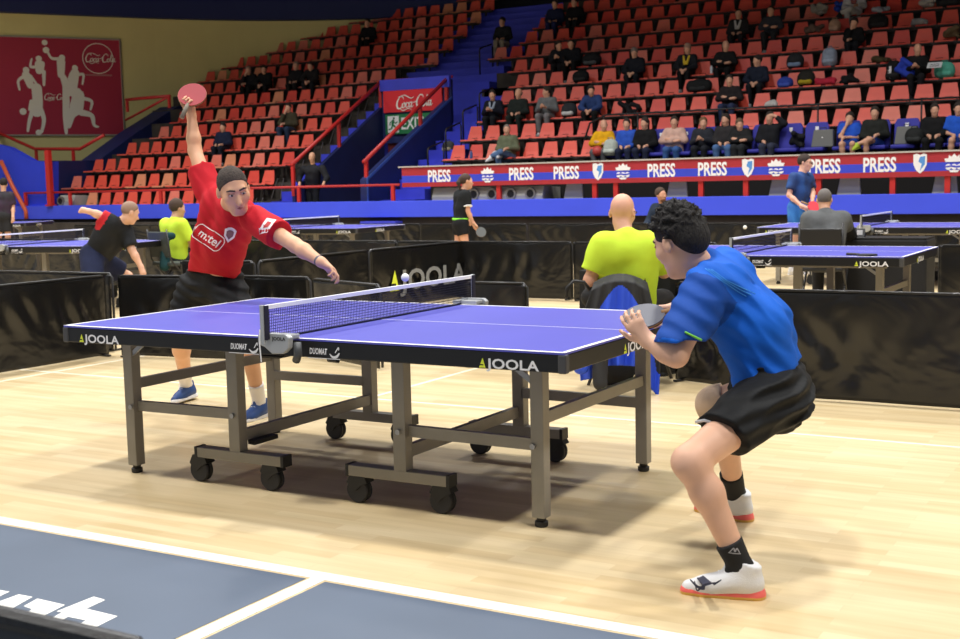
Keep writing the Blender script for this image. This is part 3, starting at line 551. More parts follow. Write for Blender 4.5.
ORD = 'first second third fourth fifth sixth seventh eighth ninth tenth eleventh twelfth thirteenth fourteenth fifteenth sixteenth seventeenth eighteenth nineteenth twentieth'.split()
TENS = {2: 'twenty', 3: 'thirty'}
def ordi(n): return ORD[n-1] if n <= 20 else TENS[n//10]+('-'+ORD[n % 10-1] if n % 10 else '')
def proj(X): d = np.array(X)-CAM; z = d@FW; return 480+FPX*(d@RT)/z, 319.5-FPX*(d@UP)/z, z
LE = {-2: -23.75, -1: -25.0, 0: -25.1, 1: -24.7, 2: -24.15, 3: -24.2, 4: -24.1, 5: -24.6, 6: -25.2, 7: -25.2, 8: -23.8, 9: -23.6, 10: -22.7, 11: -18.2}
RE = {5: -17.0, 6: -16.05, 7: -16.05, 8: -16.05, 9: -16.05, 10: -16.05, 11: -16.3}
RL = {0: -12.6, 1: -12.6, 2: -12.6, 3: -12.6, 4: -12.6, 5: -13.1, 6: -14.2}
cand = []
for k in range(-2, 12):
    x = RE.get(k, -17.45)-.22; j = 1
    while x > LE[k]+.15: cand.append(('left', k, j, x)); x -= .51; j += 1
PX0 = -8.55
for k in range(0, 10):
    x = RL.get(k, -13.65)+.22; j = 1
    while x < (PX0 if k == 0 else 3.2): cand.append(('right', k, j, x)); x += .507; j += 1
vis = []
for s_, k, j, x in cand:
    px, py, z = proj((x, rowY(k)+.3, rowZ(k)+.15))
    if -12 < px < 972 and py > -9: vis.append((z, s_, k, j, x))
vis.sort(); KEEP = set(); far = MB(); NEAR = 298
for i, (z, s_, k, j, x) in enumerate(vis):
    c = 0 if rnd.random() < .62 else rnd.choice([1, 1, 2, 2, 3] if s_ == 'left' else [1, 2, 2])
    rowname = ordi(k+3) if s_ == 'left' else ordi(k+1)
    if i < NEAR:
        o = link('stadium_seat', SM[c]); o.location = (x, rowY(k), rowZ(k))
        side = 'left-hand' if s_ == 'left' else 'right-hand'
        tag(o, '%s plastic seat, %s from the stairs, %s row up, %s block' % (['red', 'faded pinkish', 'deep red', 'faded tan'][c], ordi(j), rowname, side), 'seat', 'plastic seats of the %s block' % side)
    else:
        me = SM[c]; n0 = len(far.v)
        for v in me.vertices: far.v.append((v.co.x+x, v.co.y+rowY(k), v.co.z+rowZ(k)))
        for p_ in me.polygons: far.f.append(tuple(n0+q for q in p_.vertices)); far.m.append(c if p_.material_index == 0 else 3+p_.material_index)
o = far.build('stadium_seats_far', M_seat+[M_steel, M_hole]); tag(o, 'farthest rows of red plastic seats high in the dim stands', 'seats', kind='stuff')
def seat_x(side, k, px):     # nearest seat place to a pixel column
    c = [(abs(proj((x, rowY(k)+.2, rowZ(k)+.3))[0]-px), x) for s_, kk, j, x in cand if s_ == side and kk == k]
    return min(c)[1] if c else onY(px, 100, rowY(k))[0]
# bare steel seat brackets beside the left stairs
for k in range(-2, 6):
    mb = MB(); x = RE.get(k, -17.45)+.2 if k < 5 else -16.7
    mb.tube([(-.15, .1, -.3), (-.1, .2, 0), (.1, .25, .03), (.16, .1, -.3)], .018, 6); mb.tube([(-.1, .2, 0), (-.12, .36, .22), (.08, .36, .22), (.1, .25, .03)], .018, 6); mb.box((0, .15, -.33), (.4, .3, .04))
    o = mb.build('seat_bracket', M_steel); o.location = (x+.05, rowY(k), rowZ(k)-.07)
    tag(o, 'bare steel seat bracket, stair end of the %s row, left block' % ordi(k+3), 'bracket', 'bare seat brackets')
# thin black hoop handrails on the right stairs
for i, k in enumerate((0, 1, 2, 3, 6)):
    mb = MB(); z = rowZ(k)-.6; mb.tube([(0, -.25, 0), (0, -.25, .75), (0, -.2, .82), (0, .45, .98), (0, .5, .92), (0, .5, .2)], .022, 6)
    o = mb.build('hoop_handrail', mat('black_tube', s2l(16, 16, 20), .5), smooth=True); o.location = (-12.85 if k < 5 else -14.3, rowY(k), z+.1)
    tag(o, 'thin black hoop handrail on the blue stairs beside the %s row of the right block' % ordi(k+1), 'handrail', 'stair hoop handrails')

M_btube = MATS['black_tube']
rr = thing('row_railing', (-9.0, 21.6, 1.55), 'thin black railing between the press seats and the row behind', 'railing'); r0 = np.array(rr.location)
mb = MB(); mb.tube([A(-9.05, 21.6, 1.57)-r0, A(-9.05, 21.6, 2.35)-r0, A(-8.9, 21.6, 2.75)-r0, A(-8.5, 21.6, 2.92)-r0, A(3.5, 21.6, 2.92)-r0], .024, 6); mb.build('top_rail', M_btube, rr, smooth=True)
for x in (-8.55, -7.7, -5.7, -3.6, -1.5, .5): mb = MB(); mb.tube([A(x, 21.6, 2.92)-r0, A(x, 21.6, 2.03)-r0], .02, 6); mb.build('post', M_btube, rr, smooth=True)
# ------------------------------------------------------------------ press desk with its printed front
DY = 19.2; dz0, dz1 = 1.40, 1.80; DX0, DX1 = -12.58, 2.6
M_pred = mat('press_red', s2l(166, 38, 48), .55, var=.04); M_pblue = mat('press_blue', s2l(52, 66, 200), .55, var=.04)
desk = thing('press_desk', (DX0, DY, 1.05), 'long press desk with red and blue PRESS front below the right stands', 'desk')
D0 = np.array(desk.location); off = -D0
mb = MB(); 
for c, a, b_ in ((0, 1.62, 1.81), (1, 1.46, 1.62), (0, 1.36, 1.46)): mb.cur = c; mb.box(((DX0+DX1)/2, DY, (a+b_)/2), (DX1-DX0, .04, b_-a))
mb.build('front_board', [M_pred, M_pblue], desk, off)
mb = MB(); mb.box(((DX0+DX1)/2, DY+.12, 1.825), (DX1-DX0+.16, .34, .03)); mb.build('desk_top', mat('desk_top_pale', s2l(186, 180, 172), .5), desk, off)
for x in (-10.05, -7.71, -7.22, -5.34, -4.4, -2.95, -1.56, -.58, .9): mb = MB(); mb.box((x, DY+.06, 1.2), (.1, .08, .36)); mb.build('post', M_red, desk, off)
yF = DY-.024
M_press = mat('press_white', s2l(238, 236, 238), .6)
for xc in (438, 520, 565, 660, 711, 823, 878):
    q = onY(xc, 170, yF); lettering('PRESS', M_press, A(q[0]-.285, yF, 1.475), (1, 0, 0), (0, 0, 1), .37, desk, 'press_lettering', D0, sx=.66, bold=.010, align='LEFT')
q = onY(955, 170, yF)
def shield(x):
    P = lambda u, v: (x+u, yF-.004, 1.62+v)
    mb = MB(); out = [(-.12, .15), (-.06, .17), (0, .14), (.06, .17), (.12, .15), (.12, -.03), (.07, -.14), (0, -.2), (-.07, -.14), (-.12, -.03)]
    mb.prism(out, lambda u, v, t: (x+u, t, 1.62+v), yF-.006, yF); mb.cur = 1; mb.prism([(0, .11), (.09, .12), (.085, -.03), (.0, -.15), (.03, -.02), (-.03, .02)], lambda u, v, t: (x+u, t, 1.62+v), yF-.009, yF-.005)
    mb.build('shield_emblem', [M_press, mat('emblem_blue', s2l(84, 146, 214), .6)], desk, off)
def crown(x):
    mb = MB(); P = lambda u, v, t: (x+u, t, 1.62+v)
    mb.prism([(-.15, .0), (-.17, .06), (-.1, .07), (-.09, .13), (-.05, .09), (0, .15), (.05, .09), (.09, .13), (.1, .07), (.17, .06), (.15, .0)], P, yF-.006, yF)
    for u in (-.1, 0, .1): mb.prism([(u-.055+.055+.052*math.cos(t*math.pi/6)-.0, -.09+.055*math.sin(t*math.pi/6)) for t in range(12)], P, yF-.006, yF)
    mb.prism([(-.06, -.19), (.06, -.19), (.09, -.15), (-.09, -.15)], P, yF-.006, yF)
    mb.cur = 1; mb.prism([(-.15, -.075), (-.05, -.06), (.05, -.075), (.15, -.06), (.15, -.09), (.05, -.11), (-.05, -.09), (-.15, -.105)], P, yF-.009, yF-.005)
    mb.build('crown_emblem', [M_press, M_pblue], desk, off)
for xc in (598, 748, 920): shield(onY(xc, 170, yF)[0])
for xc in (487.5, 623, 776, 954): crown(onY(xc, 170, yF)[0])
# grey ducts and press chairs in the dark gap under the desk
M_grey = mat('duct_grey', s2l(165, 164, 158), .6)
def duct(x0, x1, holes, label):
    o = thing('air_duct', ((x0+x1)/2, 19.75, .57), label, 'duct'); o0 = np.array(o.location); mb = MB()
    mb.prism([(19.33, .6), (19.31, 1.12), (19.40, 1.33), (20.2, 1.3), (20.2, .6)], lambda u, v, t: (t, u, v), x0, x1); mb.build('duct_casing', M_grey, o, -o0)
    for x in holes:
        mb = MB(); mb.lathe([(.085, 0), (.13, -.0), (.13, -.05), (.085, -.05)], (x, 19.335, 1.17), (0, 1, 0), 16); mb.build('duct_collar', mat('duct_collar_grey', s2l(120, 118, 112), .6), o, -o0, smooth=False)
        mb = MB(); mb.lathe([(.088, 0), (.088, -.02)], (x, 19.302, 1.17), (0, 1, 0), 16); mb.build('duct_opening', mat('duct_black', (.004, .004, .005), .9), o, -o0)
duct(-11.85, -9.0, [onY(x, 190, 19.36)[0] for x in (475, 493, 512, 531.5)], 'grey air duct with four round openings below the press desk')
duct(-24.2, -23.6, [onY(66, 198, 19.5)[0]], 'small grey duct with one round opening below the left seats')
for xc, lab in ((580, 'first'), (683, 'second'), (785, 'third'), (853, 'fourth'), (948, 'fifth')):
    q = onY(xc, 190, 19.75)[0]; o = thing('press_chair', (q, 19.42, .575), 'grey chair back under the press desk, %s from the air duct' % lab, 'chair', 'grey chairs under the press desk'); 
    mb = MB(); mb.prism([(-.24, .42), (.24, .42), (.19, .84), (-.17, .84)], lambda u, v, t: (u, t+.12*(v-.42), v), -.03, .02); mb.build('backrest', M_grey, o, bevel=.02)
    mb = MB(); mb.box((0, .2, .42), (.44, .42, .05)); mb.build('seat', M_grey, o)
    mb = MB(); mb.box((0, .2, .2), (.08, .08, .4)); mb.box((0, .2, .015), (.4, .4, .03)); mb.build('pedestal', M_steel, o)
# blue padded press seats
M_pseat = mat('press_seat_blue', s2l(46, 46, 158), .6, var=.06)
def press_chair_blue():
    o = thing('press_armchair', (0, 0, 0), 'x', 'chair', 'blue padded press seats')
    mb = MB(); mb.prism([(-.25, .02), (.25, .02), (.25, .46), (.2, .56), (-.2, .56), (-.25, .46)], lambda u, v, t: (u, t+.30+.16*v, v), 0, .07); mb.build('backrest', M_pseat, o, bevel=.02)
    mb = MB(); mb.box((0, .12, -.01), (.48, .4, .08)); mb.build('seat', M_pseat, o, bevel=.025)
    mb = MB(); mb.prism([(-.035, .47), (.035, .47), (.035, .41), (0, .37), (-.035, .41)], lambda u, v, t: (u, t+.30+.16*v, v), -.006, .0); mb.build('badge', M_press, o)
    mb = MB(); mb.box((0, .15, -.24), (.08, .08, .38)); mb.build('pedestal', M_steel, o)
    return o
PS = [onY(px, 150, rowY(0)+.3)[0] for px in (612, 636.5, 660, 685.5, 710, 737, 763, 790, 816, 848, 877, 906, 936, 962)]
p0 = press_chair_blue()
for i, x in enumerate(PS):
    o = p0 if i == 0 else copy_tree(p0); o.location = (x, rowY(0), rowZ(0)); o['label'] = 'blue padded press seat, %s from the left along the front row' % ordi(i+1)
# ------------------------------------------------------------------ table tennis tables
M_top = mat('table_blue', s2l(86, 87, 186), .40, var=.03, vscale=2, spec=.55)
M_tline = mat('table_white_line', s2l(240, 240, 246), .5); M_apron = mat('apron_black', s2l(12, 12, 14), .45, var=.1)
M_tub = mat('frame_grey_tube', s2l(142, 137, 126), .45, metal=.1, var=.05); M_blk = mat('black_plastic', s2l(22, 22, 24), .5); M_rub = mat('caster_rubber', s2l(34, 34, 37), .6)
M_lime = mat('logo_lime', s2l(214, 226, 60), .6); M_logo = mat('logo_white', s2l(225, 225, 228), .6); M_alu = mat('net_aluminium', s2l(172, 175, 178), .4, metal=.2)
M_silver = mat('strut_silver', s2l(170, 170, 170), .35, metal=.6)
TL, TW, TH = 1.37, .7625, .76
def joola(o, org, xd, yd, size, name='maker_lettering', tri=True, m=None):
    """triangle mark followed by the wide lettering"""
    x, y = nrm(xd), nrm(yd)
    if tri:
        b = MB(); b.add([(0, 0, 0), (.5, 0, 0), (.62, .22, 0), (.27, .22, 0)], [(0, 1, 2, 3)]); b.add([(.16, .27, 0), (.84, 0, 0), (.62, 0, 0), (.42, .9, 0)], [])
        b = MB(); b.add([(0, 0, 0), (.72, 0, 0), (.42, .95, 0)], [(0, 1, 2)]); b.cur = 1; b.add([(.1, .22, .004), (.5, .22, .004), (.46, .34, .004), (.14, .34, .004)], [(0, 1, 2, 3)])
        me = b.mesh('maker_mark', [M_lime, M_apron]); me.transform(Matrix.Diagonal((size, size, size, 1))); place(me, org, x, y); link('maker_mark', me, o)
    return lettering('JOOLA', m or M_logo, np.array(org)+x*size*.95, x, y, size*1.30, o, name, sx=1.34, bold=.032*size, space=1.02)
def table(loc, label, rz=0, group='table tennis tables'):
    o = thing('table_tennis_table', loc, label, 'table', group, rz)
    for e in (-1, 1):
        mb = MB(); mb.box((e*(TL+.003)/2, 0, TH-.004), (TL-.004, TW*2, .008)); top = mb.build('table_top', M_top, o)
        for nm, c, d in (('side_line', (e*TL/2, TW-.01, TH+.0006), (TL, .02, .0014)), ('side_line', (e*TL/2, -TW+.01, TH+.0006), (TL, .02, .0014)), ('end_line', (e*(TL-.01), 0, TH+.0006), (.02, TW*2, .0014)), ('centre_line', (e*TL/2, 0, TH+.0005), (TL, .004, .0012))):
            mb = MB(); mb.box(c, d); mb.build(nm, M_tline, top)
        mb = MB()
        for s_ in (-1, 1): mb.box((e*(TL-.004)/2+e*.003, s_*(TW-.0185), TH-.0445), (TL-.006, .035, .071))
        mb.box((e*(TL-.0175), 0, TH-.0445), (.033, TW*2-.07, .071)); mb.box((e*.03, 0, TH-.052), (.03, TW*2-.07, .055)); mb.build('apron', M_apron, o, bevel=.004)
        for s_ in (-1, 1): mb = MB(); mb.box((e*(TL-.012), s_*(TW-.014), TH-.045), (.036, .036, .074)); mb.build('corner_cap', mat('corner_grey', s2l(66, 66, 68), .5), o, bevel=.006)
        for s_ in (-1, 1):
            mb = MB(); mb.box((e*1.146, s_*.545, .362), (.06, .06, .645)); leg = mb.build('leg', M_tub, o, bevel=.004); mb = MB(); mb.lathe([(.024, .0), (.028, .005), (.028, .022), (.02, .027), (.02, .05)], (e*1.146, s_*.545, 0)); mb.build('leveller_foot', M_blk, leg)
            mb = MB(); mb.box((e*.47, s_*.545, .43), (.065, .06, .54)); mb.build('inner_leg', M_tub, o, bevel=.004)
            mb = MB(); mb.box((e*.45, s_*.545, .148), (.54, .062, .05)); bs = mb.build('caster_beam', M_tub, o, bevel=.004)
            mb = MB(); mb.box((e*.185, s_*.545, .148), (.016, .066, .054)); mb.build('end_plug', M_blk, bs); mb = MB(); mb.box((e*.715, s_*.545, .148), (.016, .066, .054)); mb.build('end_plug', M_blk, bs)
            for cx in (.25, .69):
                c = A(e*cx-.02, s_*.545, .058); ca = thing('caster', (0, 0, 0), None, None); ca.parent = o
                for q in (-.013, .013): mb = MB(); mb.lathe([(.02, -.01), (.052, -.01), (.057, -.005), (.057, .005), (.052, .01), (.02, .01)], c+A(0, q, 0), (0, 1, 0), 22); mb.build('wheel', M_rub, ca, smooth=False)
                mb = MB(); mb.prism([(-.05, .035), (-.03, .075), (.045, .07), (.06, .04), (.02, .02), (.0, .0), (-.02, .0)], lambda u, v, t: (c[0]+u, c[1]+t, c[2]+v), -.03, .03); mb.lathe([(.016, 0), (.016, .03)], c+A(.02, 0, .05)); mb.build('fork', M_blk, ca)
            mb = MB(); mb.bar((e*1.12, s_*.53, .34), (e*.49, s_*.53, .345), .03, .05); mb.build('side_bar', M_tub, o)
            mb = MB(); mb.lathe([(.012, 0), (.012, .012)], (e*1.13, s_*.575, .34), (0, s_, 0), 10); mb.build('bolt', M_silver, o); mb = MB(); mb.lathe([(.012, 0), (.012, .012)], (e*.47, s_*.575, .345), (0, s_, 0), 10); mb.build('bolt', M_silver, o)
            mb = MB(); mb.bar((e*1.15, s_*.56, .585), (e*1.0, s_*.56, .69), .012, .022); mb.build('strut', M_silver, o)
        mb = MB(); mb.bar((e*1.146, -.515, .45), (e*1.146, .515, .45), .028, .05, (0, 0, 1)); mb.build('end_crossbar', M_tub, o)
        mb = MB(); mb.bar((e*.46, -.515, .245), (e*.46, .515, .245), .03, .055); mb.build('inner_crossbar', M_tub, o)
        mb = MB(); mb.bar((e*.43, -.50, .205), (e*.40, -.36, .215), .05, .02); mb.build('pedal', M_blk, o)
        mb = MB(); mb.bar((e*.2, -.545, .672), (e*1.2, -.545, .672), .04, .04); mb.bar((e*.2, .545, .672), (e*1.2, .545, .672), .04, .04); mb.build('under_rail', M_tub, o)
        mb = MB(); mb.tube([(e*.12, -.55, .655), (e*.14, -.62, .65), (e*.22, -.66, .655)], .01, 6); mb.build('latch', M_blk, o)
        yF = -TW+.004
        for s_ in (-1, 1):
            joola(o, A((.99 if e > 0 else -1.265) if s_ < 0 else (-.99 if e < 0 else 1.265), s_*(TW+.0004), .684), (-s_, 0, 0), (0, 0, 1), .042)
            d = lettering('DUOMAT', M_logo, A((.145 if e > 0 else -.30) if s_ < 0 else (-.145 if e < 0 else .30), s_*(TW+.0004), .697), (-s_, 0, 0), (0, 0, 1), .036, o, 'model_lettering', sx=.60, bold=.001, shear=.15)
            bx = A((.29 if e > 0 else -.155) if s_ < 0 else (-.29 if e < 0 else .155), s_*(TW+.0005), .7)
            b = ribbon([([(-.035, .0), (-.02, -.012), (0, -.01), (.015, .005)], [.004, .01, .012, .006]), ([(-.005, .008), (.012, .03), (.014, .02)], [.004, .006, .004]), ([(-.15, -.02), (.02, -.02)], .003)]); me = b.mesh('player_emblem', M_logo); place(me, bx, (-s_, 0, 0), (0, 0, 1)); link('player_emblem', me, o)
        joola(o, A(e*(TL+.0004), -e*.2, .684), (0, e, 0), (0, 0, 1), .045)
    return o
M_netw = mat('net_tape_white', s2l(246, 247, 250), .7); M_nets = mat('net_string_navy', s2l(26, 26, 46), .8)
def net(loc, label, rz=0, full=True):
    o = thing('table_tennis_net', loc, label, 'net', 'table tennis nets', rz); hw = TW+.12; z0, z1 = TH+.004, TH+.1525
    mb = MB(); mb.box((0, 0, z1-.009), (.014, 2*hw, .018)); mb.build('net_tape', M_netw, o)
    mb = MB(); st = .0125 if full else .03; wd = .0022 if full else .005
    for i in range(int(2*hw/st)+1): mb.box((0, -hw+i*st, (z0+z1)/2), (.0012, wd, z1-z0-.01))
    for i in range(int((z1-z0)/st)): mb.box((0, 0, z0+.005+i*st), (.0012, 2*hw, wd))
    mb.box((0, 0, z0), (.005, 2*hw, .006)); mb.build('net_mesh', M_nets, o)
    for s_ in (-1, 1):
        mb = MB(); mb.box((0, s_*(hw+.008), TH+.07), (.02, .016, .17)); mb.cur = 1; mb.box((.012, s_*(hw-.003), TH+.078), (.006, .03, .148)); mb.build('net_post', [M_alu, M_nets], o, bevel=.002)
        mb = MB(); y = s_*(TW+.03); P = [(-.075, .02), (-.06, .03), (.075, .03), (.095, .015), (.09, -.03), (.06, -.055), (.0, -.058), (-.04, -.03), (-.075, -.02)]
        mb.prism(P, lambda u, v, t: (u+.02, t, TH+v), s_*(TW+.068), s_*(TW+.10)); mb.box((.02, s_*(TW+.035), TH+.012), (.15, .075, .02)); cl = mb.build('clamp', M_alu, o, bevel=.004)
        if full and s_ < 0: lettering('JOOLA', M_blk, A(.026, -(TW+.1015), TH+.002), (1, 0, 0), (0, 0, 1), .021, cl, 'maker_lettering', sx=1.1, bold=.0006)
        mb = MB(); mb.tube([(.12, s_*(TW+.05), TH-.01), (.13, s_*(TW+.06), TH-.06), (.11, s_*(TW+.05), TH-.09)], .018, 8); mb.build('clamp_screw', mat('screw_dark_grey', s2l(70, 72, 74), .5), o, smooth=True)
        mb = MB(); mb.tube([(-.01, s_*(hw+.017), TH+.05), (-.012, s_*(hw+.02), TH-.02), (-.008, s_*(hw+.018), TH-.09)], .003, 5); mb.build('net_cord', M_netw, o)
    return o
main_table = table((0, 0, 0), 'blue table between the red and blue players, JOOLA on its black apron')
net((0, 0, 0), 'net of the foreground table between the red and blue players')
TT = [((.065, 5.95, 0), 0, 'blue table behind the barrier right of the blue player'), ((-.21, 11.77, 0), 0, 'blue table at far right behind the umpire in grey'),
      ((-9.56, 6.13, 0), .2, 'blue table at left beside the bending bald player'), ((-9.30, 11.45, 0), .07, 'blue table in the middle distance behind the outstretched arm'), ((-20.6, 13.9, 0), .45, 'blue table farthest left, cut by the picture edge')]
NL = ['net of the table right of the blue player', 'net of the far right table behind the umpire in grey', 'net of the left table beside the bald player', 'net of the middle distance table behind the outstretched arm', 'net of the farthest left table']
nets2 = None
kids = {}
for q in bpy.data.objects:
    if q.parent: kids.setdefault(q.parent.name, []).append(q)
for (p, r, lab), nl in zip(TT, NL):
    t = copy_tree(main_table, None, kids); t.location = p; t.rotation_euler = (0, 0, r); t['label'] = lab
    if 'farthest' in lab: continue
    if nets2 is None: nets2 = net(p, nl, r, False); k2 = {}; [k2.setdefault(q.parent.name, []).append(q) for q in bpy.data.objects if q.parent]
    else: n_ = copy_tree(nets2, None, k2); n_.location = p; n_.rotation_euler = (0, 0, r); n_['label'] = nl

# ------------------------------------------------------------------ black court surrounds
def sheet_mat():
    m = bpy.data.materials.new('surround_vinyl'); m.use_nodes = True; nt = m.node_tree; b = nt.nodes['Principled BSDF']; L = nt.links.new
    b.inputs['Base Color'].default_value = (*s2l(19, 19, 20), 1); b.inputs['Roughness'].default_value = .26; b.inputs['Specular IOR Level'].default_value = .55
    tc = nt.nodes.new('ShaderNodeTexCoord'); mp = nt.nodes.new('ShaderNodeMapping'); mp.inputs['Scale'].default_value = (1, 1, 1.5); mp.inputs['Rotation'].default_value = (0, .5, 0); L(tc.outputs['Object'], mp.inputs[0])
    n = nt.nodes.new('ShaderNodeTexNoise'); n.inputs['Scale'].default_value = 1.35; n.inputs['Detail'].default_value = 3; n.inputs['Roughness'].default_value = .55; n.inputs['Distortion'].default_value = .8; L(mp.outputs[0], n.inputs['Vector'])
    bp = nt.nodes.new('ShaderNodeBump'); bp.inputs['Strength'].default_value = .5; bp.inputs['Distance'].default_value = .06; L(n.outputs['Fac'], bp.inputs['Height']); L(bp.outputs[0], b.inputs['Normal'])
    return m
M_vin = sheet_mat(); M_bt = mat('surround_tube', s2l(60, 60, 62), .4, metal=.4)
def barrier(p, q, label, seed=0, h=.70, logo=False, feet=True):
    p = np.array(p, float); q = np.array(q, float); d = q-p; L = np.linalg.norm(d); d /= L; rz = math.atan2(d[1], d[0])
    o = thing('court_surround', (p[0], p[1], 0), label, 'barrier', 'black court surrounds', rz); g = random.Random(seed); nx, nz = max(8, int(L/.035)), 24
    ph = [(g.uniform(1, 4), g.uniform(-7, 7), g.uniform(0, 6), g.uniform(.3, 1)) for _ in range(7)]; cr = [(g.uniform(.1, L-.1), g.uniform(.35, .65), g.uniform(-1, 1)) for _ in range(4)]
    vs = []; 
    for j in range(nz+1):
        v = j/nz
        for i in range(nx+1):
            u = L*i/nx; ed = min(1, min(u, L-u)/.08)*(1-v**8)
            y = sum(a*.0045*math.sin(fx*u*2.3+fz*v+f) for fx, fz, f, a in ph)
            for cx, cz, s_ in cr: rr = ((u-cx)/.22)**2+((v-cz)/.25)**2; y += .016*math.exp(-rr)*math.sin((u-cx)*26+(v-cz)*14*s_)
            sag = .012*math.sin(math.pi*u/L*2+seed)*v
            vs.append((u, y*ed-.014, .012+v*(h-.012)-max(sag, 0)))
    W = nx+1; fs = [(j*W+i, j*W+i+1, (j+1)*W+i+1, (j+1)*W+i) for j in range(nz) for i in range(nx)]
    b = MB(); b.add(vs, fs); sh = b.build('vinyl_sheet', M_vin, o, smooth=True); so = sh.modifiers.new('thickness', 'SOLIDIFY'); so.thickness = .003; so.offset = 1
    b = MB(); b.tube([(0, .008, 0.02), (0, .008, h-.04), (.03, .008, h-.008), (L-.03, .008, h-.008), (L, .008, h-.04), (L, .008, .02)], .011, 8); b.build('tube_frame', M_bt, o, smooth=True)
    b = MB(); b.box((L/2, -.006, h-.006), (L-.06, .036, .012)); b.build('top_hem', mat('hem_black', s2l(18, 18, 19), .5, bump=.3, bscale=30), o)
    if feet:
        for u in (.05, L-.05): b = MB(); b.box((u, .03, .01), (.03, .22, .012)); b.build('foot', M_bt, o)
    if logo: joola(o, A(L*.17, -.036, .2), (1, 0, 0), (0, 0, 1), .25, m=mat('surround_print_grey', s2l(128, 130, 132), .6))
    return o
BY = 2.80
barrier((.30, BY+.4), (1.02, BY+.12), 'black surround panel hidden behind the blue player beside the umpire table', 1)
barrier((1.0, BY), (3.25, BY), 'glossy black surround panel right of the blue player in front', 2)
barrier((-4.68, 1.0), (-4.68, 2.60), 'black surround panel at the left edge of the court', 3); barrier((-4.72, -.9), (-4.68, .95), 'black surround panel at far left, cut by the picture edge', 4)
barrier((-4.52, 2.62), (-3.30, 2.80), 'black surround panel behind the legs of the red player', 5)
barrier((-3.75, 3.3), (-3.02, 3.32), 'short black surround panel right of the red player shorts', 6, .66)
barrier((-2.90, 3.22), (-1.95, 2.80), 'angled black surround panel behind the near net post', 7, .66, feet=False); barrier((-1.45, 3.24), (-.92, 3.26), 'black surround panel ending right of the far net post', 8, .66)
barrier((-5.4, 4.3), (-4.62, 4.5), 'black surround panel behind the red player waist', 9)
barrier((-4.60, 4.55), (-4.60, 6.40), 'black surround panel behind the outstretched hand', 10)
barrier((-4.60, 6.45), (-4.52, 8.30), 'black surround panel printed with big grey JOOLA lettering', 11, logo=True)
for i, (x0, x1) in enumerate(((-9.0, -7.1), (-7.05, -5.5), (-5.45, -4.57), (-4.55, -3.0), (-2.95, -1.2))):
    barrier((x0, 8.3), (x1, 8.35), ['black surround behind the red player elbow in the second row', 'black surround under the middle distance table', 'black surround just left of the girl in black', 'black crumpled surround between girl and lime umpire', 'black surround behind the bald lime umpire'][i], 20+i)
barrier((1.2, 8.15), (3.2, 8.1), 'black surround panel at the right edge behind the near right table', 30)
for i in range(4): barrier((-17.2+i*2.05, 8.3+.1*(i % 2)), (-15.2+i*2.05, 8.35), 'black surround behind the left table, %s from the left' % ordi(i+1), 70+i)
barrier((-22.2, 12.2), (-19.8, 12.9), 'black surround under the farthest left table', 79)
for i in range(2): barrier((-17.9+i*2.25, 14.2), (-15.7+i*2.25, 14.25), 'far black surround left of the middle distance table, %s from the left' % ordi(i+1), 80+i)
for i in range(7):
    x0 = -13.4+i*2.25; barrier((x0, 14.2), (x0+2.2, 14.2+.06*(i % 2)), 'far black surround from the middle distance table rightwards, %s from the left' % ordi(i+1), 40+i)
barrier((3.0, 14.2), (5, 14.2), 'far black surround at the right picture edge', 49)
barrier((-19, 8.6), (-16.4, 9.3), 'black surround behind the far left table net', 51); barrier((-7.3, 2.74), (-4.80, 2.80), 'black surround in front of the bending bald player', 52)
barrier((-.4, -3.61), (2.03, -3.61), 'blurred black surround corner at the bottom left of the picture', 60)
# ------------------------------------------------------------------ the player in red
gr = lambda x, y: onZ(x, y, 0)
def onto(me, target, n, off=.0025, base=(0, 0, 0)):
    """press a flat mesh onto a target object along -n"""
    tm = target.data; tree = BVHTree.FromPolygons([v.co.copy() for v in tm.vertices], [tuple(p.vertices) for p in tm.polygons]); d = Vector(tuple(-nrm(n))); bm = bmesh.new(); bm.from_mesh(me)
    bmesh.ops.triangulate(bm, faces=bm.faces); 
    for _ in range(2):
        es = [e for e in bm.edges if e.calc_length() > .014]
        if es: bmesh.ops.subdivide_edges(bm, edges=es, cuts=1); bmesh.ops.triangulate(bm, faces=bm.faces)
    for v in bm.verts:
        hit = tree.ray_cast(v.co-d*.35, d, 1.0)
        if hit[0] is not None: v.co = hit[0]+hit[1]*0-d*off
    bm.to_mesh(me); bm.free(); return me
def child(root, name): return [o for o in bpy.data.objects if o.parent == root and o.name.split('.')[0] == name][0]
aL = gr(258, 418)+A(0, 0, .092); aR = gr(187, 400)+A(0, 0, .10)
J = dict(head=at(233.5, 190, 7.12), F=cv(.42, -.42, .80), U=cv(-.06, .9, .45), neck=at(229, 209, 7.30), sL=at(255, 220, 7.18), sR=at(208, 190, 7.52), eL=at(295, 245, 6.95), wL=at(321, 262, 6.80),
    eR=at(195, 151, 7.62), wR=at(191.5, 116, 7.62), hL=(cv(.8, -.5, .2), cv(-.3, -.85, .2), (.5, .6, .75, .9)), hR=(cv(.02, .95, .2), cv(-.65, .1, .75), (.9, 1.1, 1.2, 1.2)),
    pL=at(226, 288, 7.62), pR=at(197, 288, 7.86), kL=at(247, 338, 7.40), kR=at(178, 336, 7.85), aL=aL+A(0, .02, 0), aR=aR, tL=nrm(cv(-.35, -.1, .9)*A(1, 1, 0)), tR=nrm((gr(172, 402)-gr(203, 392))*A(1, 1, 0)), uR=A(-.25, .05, 1))
root = thing('person', (J['aL']+J['aR'])/2*A(1, 1, 0), 'table tennis player in red shirt and black shorts, one arm raised high', 'person')
M_rshirt = mat('red_jersey', s2l(190, 26, 40), .8, var=.06, vscale=5, bump=.22, bscale=10, spec=.25); M_bshort = mat('black_shorts', s2l(16, 17, 19), .8, bump=.25, bscale=12, spec=.3)
